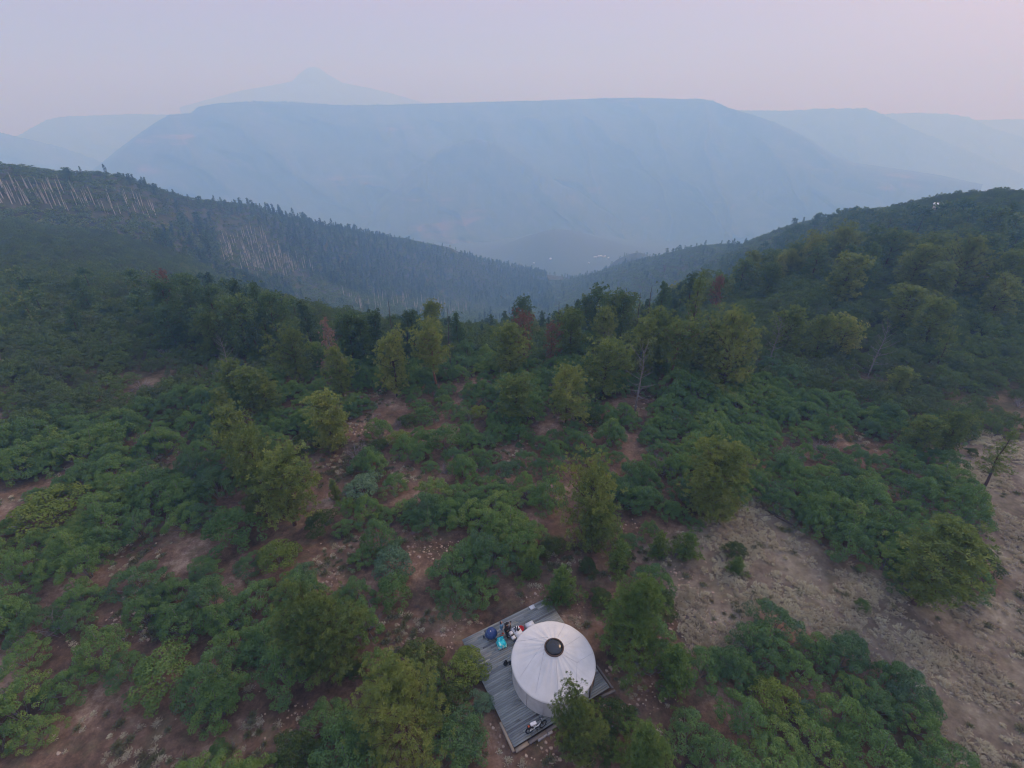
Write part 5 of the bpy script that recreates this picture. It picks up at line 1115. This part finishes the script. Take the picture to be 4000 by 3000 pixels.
q = zp(648, 752, 0.0); sh_ = empty('shoe_pair', (q[0], q[1], 0), 0.3, label='small dark shoes by the yurt wall beside the backpack', cat='shoes')
for s_ in (-1, 1): obj('shoe', MB().box((0, s_ * .07, .04), (.26, .09, .08), top=.75).build('shoe', M['black']), sh_)

# ---- bicycle
pr, pf_ = zp(817, 1357, 0.0), zp(932, 1304, 0.0); mid = (pr + pf_) / 2; WB = float(np.linalg.norm(pf_ - pr)); hb_ = math.atan2(pf_[1] - pr[1], pf_[0] - pr[0])
bk = empty('bicycle', (mid[0], mid[1], 0), hb_, label='white framed moped style bicycle parked at the bottom of the deck', cat='bicycle'); bk.rotation_euler = (radians(-7), 0, hb_)
wr_ = 0.31
def wheel(x, name, steer=0.0):
    w_ = obj(name, MB().tube([(cos(a) * 0.03, 0.0, sin(a) * 0.03) for a in np.linspace(0, 2 * pi, 9)], 0.035, 6, cap=False).build('hub', M['blackmetal']), bk, (x, 0, wr_)); w_.rotation_euler = (0, 0, steer)
    obj('tyre', MB().tube([(cos(a) * (wr_ - .045), 0, sin(a) * (wr_ - .045)) for a in np.linspace(0, 2 * pi, 37)], 0.045, 8, cap=False).build('tyre', M['rubber'], True), w_)
    obj('rim', MB().tube([(cos(a) * (wr_ - .10), 0, sin(a) * (wr_ - .10)) for a in np.linspace(0, 2 * pi, 33)], 0.016, 6, cap=False).build('rim', M['steel']), w_)
    sp = MB()
    for k in range(18): a = k * pi / 9; sp.tube([(cos(a) * .03, .02 * (-1) ** k, sin(a) * .03), (cos(a) * (wr_ - .10), 0, sin(a) * (wr_ - .10))], 0.003, 3, cap=False)
    obj('spokes', sp.build('spokes', M['steel']), w_)
xr, xf = -WB / 2, WB / 2
wheel(xr, 'rear_wheel'); wheel(xf, 'front_wheel', 0.25)
fm = MB(); fm.tube([(xr, .05, wr_), (-.18, .05, .34), (-.02, 0, .36)], .022, 8); fm.tube([(xr, -.05, wr_), (-.18, -.05, .34), (-.02, 0, .36)], .022, 8)
fm.tube([(-.02, 0, .36), (.16, 0, .38), (.36, 0, .62), (xf - .16, 0, .80)], .035, 8); fm.tube([(-.02, 0, .36), (-.16, 0, .72)], .026, 8); fm.tube([(xr, .05, wr_), (-.14, 0, .64)], .018, 6); fm.tube([(xr, -.05, wr_), (-.14, 0, .64)], .018, 6)
obj('frame', fm.build('frame', M['whitepaint'], True), bk)
fk_ = MB(); fk_.tube([(xf - .17, 0, .86), (xf - .12, 0, .66)], .03, 8); fk_.tube([(xf - .12, .06, .66), (xf, .06, wr_)], .02, 6); fk_.tube([(xf - .12, -.06, .66), (xf, -.06, wr_)], .02, 6); fk_.tube([(xf - .12, -.06, .66), (xf - .12, .06, .66)], .025, 6)
obj('fork', fk_.build('fork', M['blackmetal'], True), bk)
hb2 = MB(); hb2.tube([(xf - .28, -.34, 1.00), (xf - .20, -.15, 1.0), (xf - .17, 0, .92), (xf - .20, .15, 1.0), (xf - .28, .34, 1.00)], .016, 6); hbo = obj('handlebar', hb2.build('handlebar', M['blackmetal'], True), bk)
for s_ in (-1, 1): obj('grip', MB().tube([(xf - .26, s_ * .28, 1.0), (xf - .31, s_ * .38, 1.0)], .024, 6).build('grip', M['rubber']), hbo)
obj('headlight', MB().tube([(xf - .14, 0, .88), (xf - .06, 0, .87)], .05, 10).build('headlight', M['steel']), bk)
sb = MB(); sb.box((-.20, 0, .80), (.46, .24, .10), top=.85); so_ = obj('saddle', sb.build('saddle', M['white']), bk); bv = so_.modifiers.new('b', 'BEVEL'); bv.width = .035; bv.segments = 3
rk = MB(); rk.box((xr + .03, 0, .62), (.34, .20, .14), top=.9); obj('rear_bag', rk.build('rear_bag', M['black']), bk)
obj('tail_light', MB().box((xr - .05, 0, .71), (.12, .12, .06)).build('tail_light', M['orange']), bk)
obj('battery', MB().box((.02, 0, .30), (.26, .12, .14), top=.8).build('battery', M['black']), bk); obj('kickstand', MB().tube([(-.05, -.04, .28), (.02, -.22, .03)], .012, 5).build('kickstand', M['blackmetal']), bk)
for s_ in (-1, 1): obj('pedal', MB().box((0, s_ * .14, .24), (.09, .07, .02)).build('pedal', M['rubber']), bk)

# ---- people (one skinned surface each, clothes as children)
def skin(name, pts, edges, m, parent, root=0, sub=2):
    me = bpy.data.meshes.new(name); me.from_pydata([p[:3] for p in pts], edges, []); me.materials.append(m)
    o = obj(name, me, parent)
    mo = o.modifiers.new('skin', 'SKIN'); mo.use_smooth_shade = True
    sv = me.skin_vertices[0].data if len(me.skin_vertices) else None
    if sv is None:
        bm = __import__('bmesh').new(); bm.from_mesh(me); bm.verts.layers.skin.verify(); bm.to_mesh(me); bm.free(); sv = me.skin_vertices[0].data
    for k, p in enumerate(pts): rx = p[3]; ry = p[4] if len(p) > 4 else rx; sv[k].radius = (rx, ry); sv[k].use_root = (k == root)
    s2 = o.modifiers.new('sub', 'SUBSURF'); s2.levels = sub; s2.render_levels = sub
    return o
def person(x, y, face, H, label, mats, raised):
    k = H / 1.75; e = empty('person', (x, y, 0), face, label=label, cat='person'); e.scale = (k, k, k)
    # faces +x
    arm = []
    for s_ in (-1, 1):
        if raised: arm.append([(0.0, s_ * .19, 1.42, .055), (.06, s_ * .25, 1.18, .045), (.26, s_ * .10, 1.40, .034), (.30, s_ * .06, 1.50, .026)])
        else: arm.append([(0.0, s_ * .17, 1.40, .048), (-.01, s_ * .22, 1.13, .038), (.12, s_ * .20, .92, .030), (.16, s_ * .17, .85, .024)])
    P0 = [(0, 0, .95, .13, .10), (0, 0, 1.12, .115, .085), (0.0, 0, 1.32, .14, .10), (0, 0, 1.44, .09, .07), (0.01, 0, 1.52, .05), (.02, 0, 1.60, .072, .068), (.015, 0, 1.68, .082, .078), (0.0, 0, 1.73, .05, .05)]
    Ed = [(0, 1), (1, 2), (2, 3), (3, 4), (4, 5), (5, 6), (6, 7)]; pts = list(P0)
    for a_ in arm:
        b0 = len(pts); pts += a_; Ed += [(2, b0), (b0, b0 + 1), (b0 + 1, b0 + 2), (b0 + 2, b0 + 3)]
        h = np.array(a_[3][:3]); d = h - np.array(a_[2][:3]); d /= np.linalg.norm(d); sd_ = np.cross(d, [0, 0, 1]); sd_ /= np.linalg.norm(sd_)
        for f in range(5):
            off = (f - 2) * 0.017; L_ = (0.05, 0.07, 0.075, 0.07, 0.055)[f] * (1 if f else .9)
            p1 = h + d * .035 + sd_ * off * (1.6 if f == 0 else 1); p2 = p1 + d * L_ * .5 + np.array([0, 0, -.008]); p3 = p2 + d * L_ * .5 + np.array([0, 0, -.016]); b1 = len(pts)
            pts += [(*p1, .010), (*p2, .009), (*p3, .008)]; Ed += [(b0 + 3, b1), (b1, b1 + 1), (b1 + 1, b1 + 2)]
    legs = []
    for s_ in (-1, 1):
        st_ = .03 * s_; b0 = len(pts); L_ = [(0, s_ * .09, .86, .085), (st_, s_ * .10, .50, .058), (st_ - .01, s_ * .105, .12, .042), (st_ + .0, s_ * .105, .05, .04), (st_ + .14, s_ * .12, .035, .034)]; legs.append(L_)
        pts += L_; Ed += [(0, b0), (b0, b0 + 1), (b0 + 1, b0 + 2), (b0 + 2, b0 + 3), (b0 + 3, b0 + 4)]
    body = skin('body', pts, Ed, mats[0], e)
    jk = [(0, 0, .88, .185, .155), (0, 0, 1.12, .17, .14), (0, 0, 1.32, .185, .145), (0, 0, 1.46, .10, .09)]; je = [(0, 1), (1, 2), (2, 3)]
    for a_ in arm:
        b0 = len(jk); jk += [(p[0], p[1], p[2], p[3] + .024) for p in a_[:3]]; je += [(2, b0), (b0, b0 + 1), (b0 + 1, b0 + 2)]
    skin('jacket', jk, je, mats[1], e)
    tr_ = [(0, 0, .95, .16, .13)]; te = []
    for L_ in legs:
        b0 = len(tr_); tr_ += [(p[0], p[1], p[2], p[3] + .014) for p in L_[:3]]; te += [(0, b0), (b0, b0 + 1), (b0 + 1, b0 + 2)]
    skin('trousers', tr_, te, mats[2], e)
    for L_ in legs: skin('shoe', [(L_[3][0] - .04, L_[3][1], .045, .045), (L_[3][0] + .06, L_[3][1], .045, .046), (L_[4][0] + .02, L_[4][1], .035, .038)], [(0, 1), (1, 2)], mats[4], e, sub=1)
    # face
    fc = MB()
    for s_ in (-1, 1): fc.lathe([(0.001, -.008), (.009, 0), (.001, .008)], c=(.088, s_ * .03, 1.655), n=8)
    obj('eyes', fc.build('eyes', M['hair']), e)
    obj('nose', MB().lathe([(.016, -.02), (.012, .0), (.003, .022)], c=(.098, 0, 1.63), n=8).build('nose', mats[0], True), e)
    obj('mouth', MB().box((.090, 0, 1.595), (.008, .045, .01)).build('mouth', M['red']), e)
    for s_ in (-1, 1): obj('ear', MB().lathe([(.001, -.03), (.018, 0), (.001, .03)], c=(.01, s_ * .082, 1.645), n=8, sy=.5).build('ear', mats[0], True), e)
    return e
q = zp(574, 508); pa_ = person(q[0], q[1], radians(-8), 1.66, 'woman with long dark hair in a blue denim jacket and pale trousers', (M['skin'], M['denim'], M['paleblue'], M['hair'], M['red']), False)
skin('hair', [(-.01, 0, 1.72, .085, .085), (-.035, 0, 1.62, .085, .088), (-.07, 0, 1.48, .075, .06), (-.10, 0, 1.34, .05, .035)], [(0, 1), (1, 2), (2, 3)], M['hair'], pa_)
q = zp(620, 531); pb_ = person(q[0], q[1], radians(40), 1.80, 'man in dark clothes and a pale topped cap holding something to his face', (M['skin'], M['darkcloth'], M['darktrs'], M['hair'], M['black']), True)
skin('hair', [(-.02, 0, 1.66, .086, .086), (-.03, 0, 1.60, .075, .075)], [(0, 1)], M['hair'], pb_)
cp_ = MB(); cp_.lathe([(.098, 1.685), (.098, 1.72), (.07, 1.775), (.001, 1.79)], n=20); cp_.box((.12, 0, 1.695), (.09, .13, .012)); obj('cap', cp_.build('cap', M['black'], True), pb_)
ph = empty('camera', (0, 0, 0)); bpy.data.objects.remove(ph)
fwd = np.array([cos(radians(40)), sin(radians(40))]); cmx = MB(); cmx.box((0, 0, 0), (.06, .13, .09)); cmx.tube([(.03, 0, 0), (.09, 0, 0)], .03, 10)
o = obj('photo_camera', cmx.build('photo_camera', M['black']), None, (q[0] + fwd[0] * .36, q[1] + fwd[1] * .36, 1.60), label='small black camera held up by the man in dark clothes', cat='camera'); o.rotation_euler = (0, 0, radians(40))

# ---- fallen log, far buildings
p0, p1 = place(2978, 1985, 0.1, 20), place(3098, 2050, 0.1, 20); a = np.array(p0); b = np.array(p1); lg = MB(); pts = [a + (b - a) * t + [0, 0, .14 + .05 * sin(t * 7)] for t in np.linspace(0, 1, 7)]
c0 = (a + b) / 2; lg.tube([p - c0 for p in pts], [.17, .16, .14, .13, .11, .09, .05], 8)
for t_, d_ in ((.35, (.3, .5, .4)), (.6, (-.4, .4, .3)), (.75, (.5, .3, .25))): s0 = pts[int(t_ * 6)] - c0; lg.tube([s0, s0 + np.array(d_)], [.05, .02], 5)
obj('fallen_log', lg.build('fallen_log', M['snag']), None, tuple(c0), label='dark fallen log lying at the upper edge of the meadow', cat='log')
M['metalroof'] = plain('white_metal_roof', (0.80, 0.80, 0.80), 0.5); M['render'] = plain('pale_walls', (0.50, 0.42, 0.34)); M['glass'] = plain('window_glass', (0.03, 0.035, 0.04), 0.1)
def house(u, v, L, W_, H, rz, label, up=0.0, start=200, grp=None):
    q = place(u, v, 0.0, start)
    if q is None: print('house lost', u, v); return
    e = empty('house', (q[0], q[1], q[2] + up), rz, label=label, cat='house', group=grp)
    obj('walls', MB().box((0, 0, H / 2), (L, W_, H)).build('walls', M['render']), e)
    r_ = MB(); ov = .4; x_, y_ = L / 2 + ov, W_ / 2 + ov; rh = W_ * .22
    r_.add([(-x_, -y_, H), (x_, -y_, H), (x_, y_, H), (-x_, y_, H), (-x_, 0, H + rh), (x_, 0, H + rh)], [[0, 1, 5, 4], [2, 3, 4, 5], [3, 2, 1, 0]]); r_.add([(-x_, -y_, H), (x_, -y_, H), (x_, y_, H), (-x_, y_, H), (-x_, 0, H + rh), (x_, 0, H + rh)], [[0, 4, 3], [1, 2, 5]])
    obj('roof', r_.build('roof', M['metalroof']), e)
    for s_ in (-.3, .3): obj('window', MB().box((L * s_, -W_ / 2 - .01, H * .55), (L * .16, .06, H * .35)).build('window', M['glass']), e)
    obj('door', MB().box((0, -W_ / 2 - .01, H * .36), (L * .09, .06, H * .7)).build('door', M['frame']), e)
house(3662, 840, 4.6, 3.4, 2.6, radians(-30), 'low house with a bright white roof on the crest of the right ridge', 1.4, 200)
for k, (u_, v_, L_) in enumerate(((2325, 1008, 13), (2343, 1004, 16), (2360, 1005, 12), (2376, 1010, 9), (2150, 1014, 11), (2300, 1030, 8), (2085, 1030, 8))):
    house(u_, v_, L_, L_ * .6, 4.0, radians(20 * k), ('tiny pale house in the far valley between the ridges, number of the little village cluster' if False else 'tiny pale house on the far valley floor between the ridges'), 0.5, 1300, 'far valley houses')
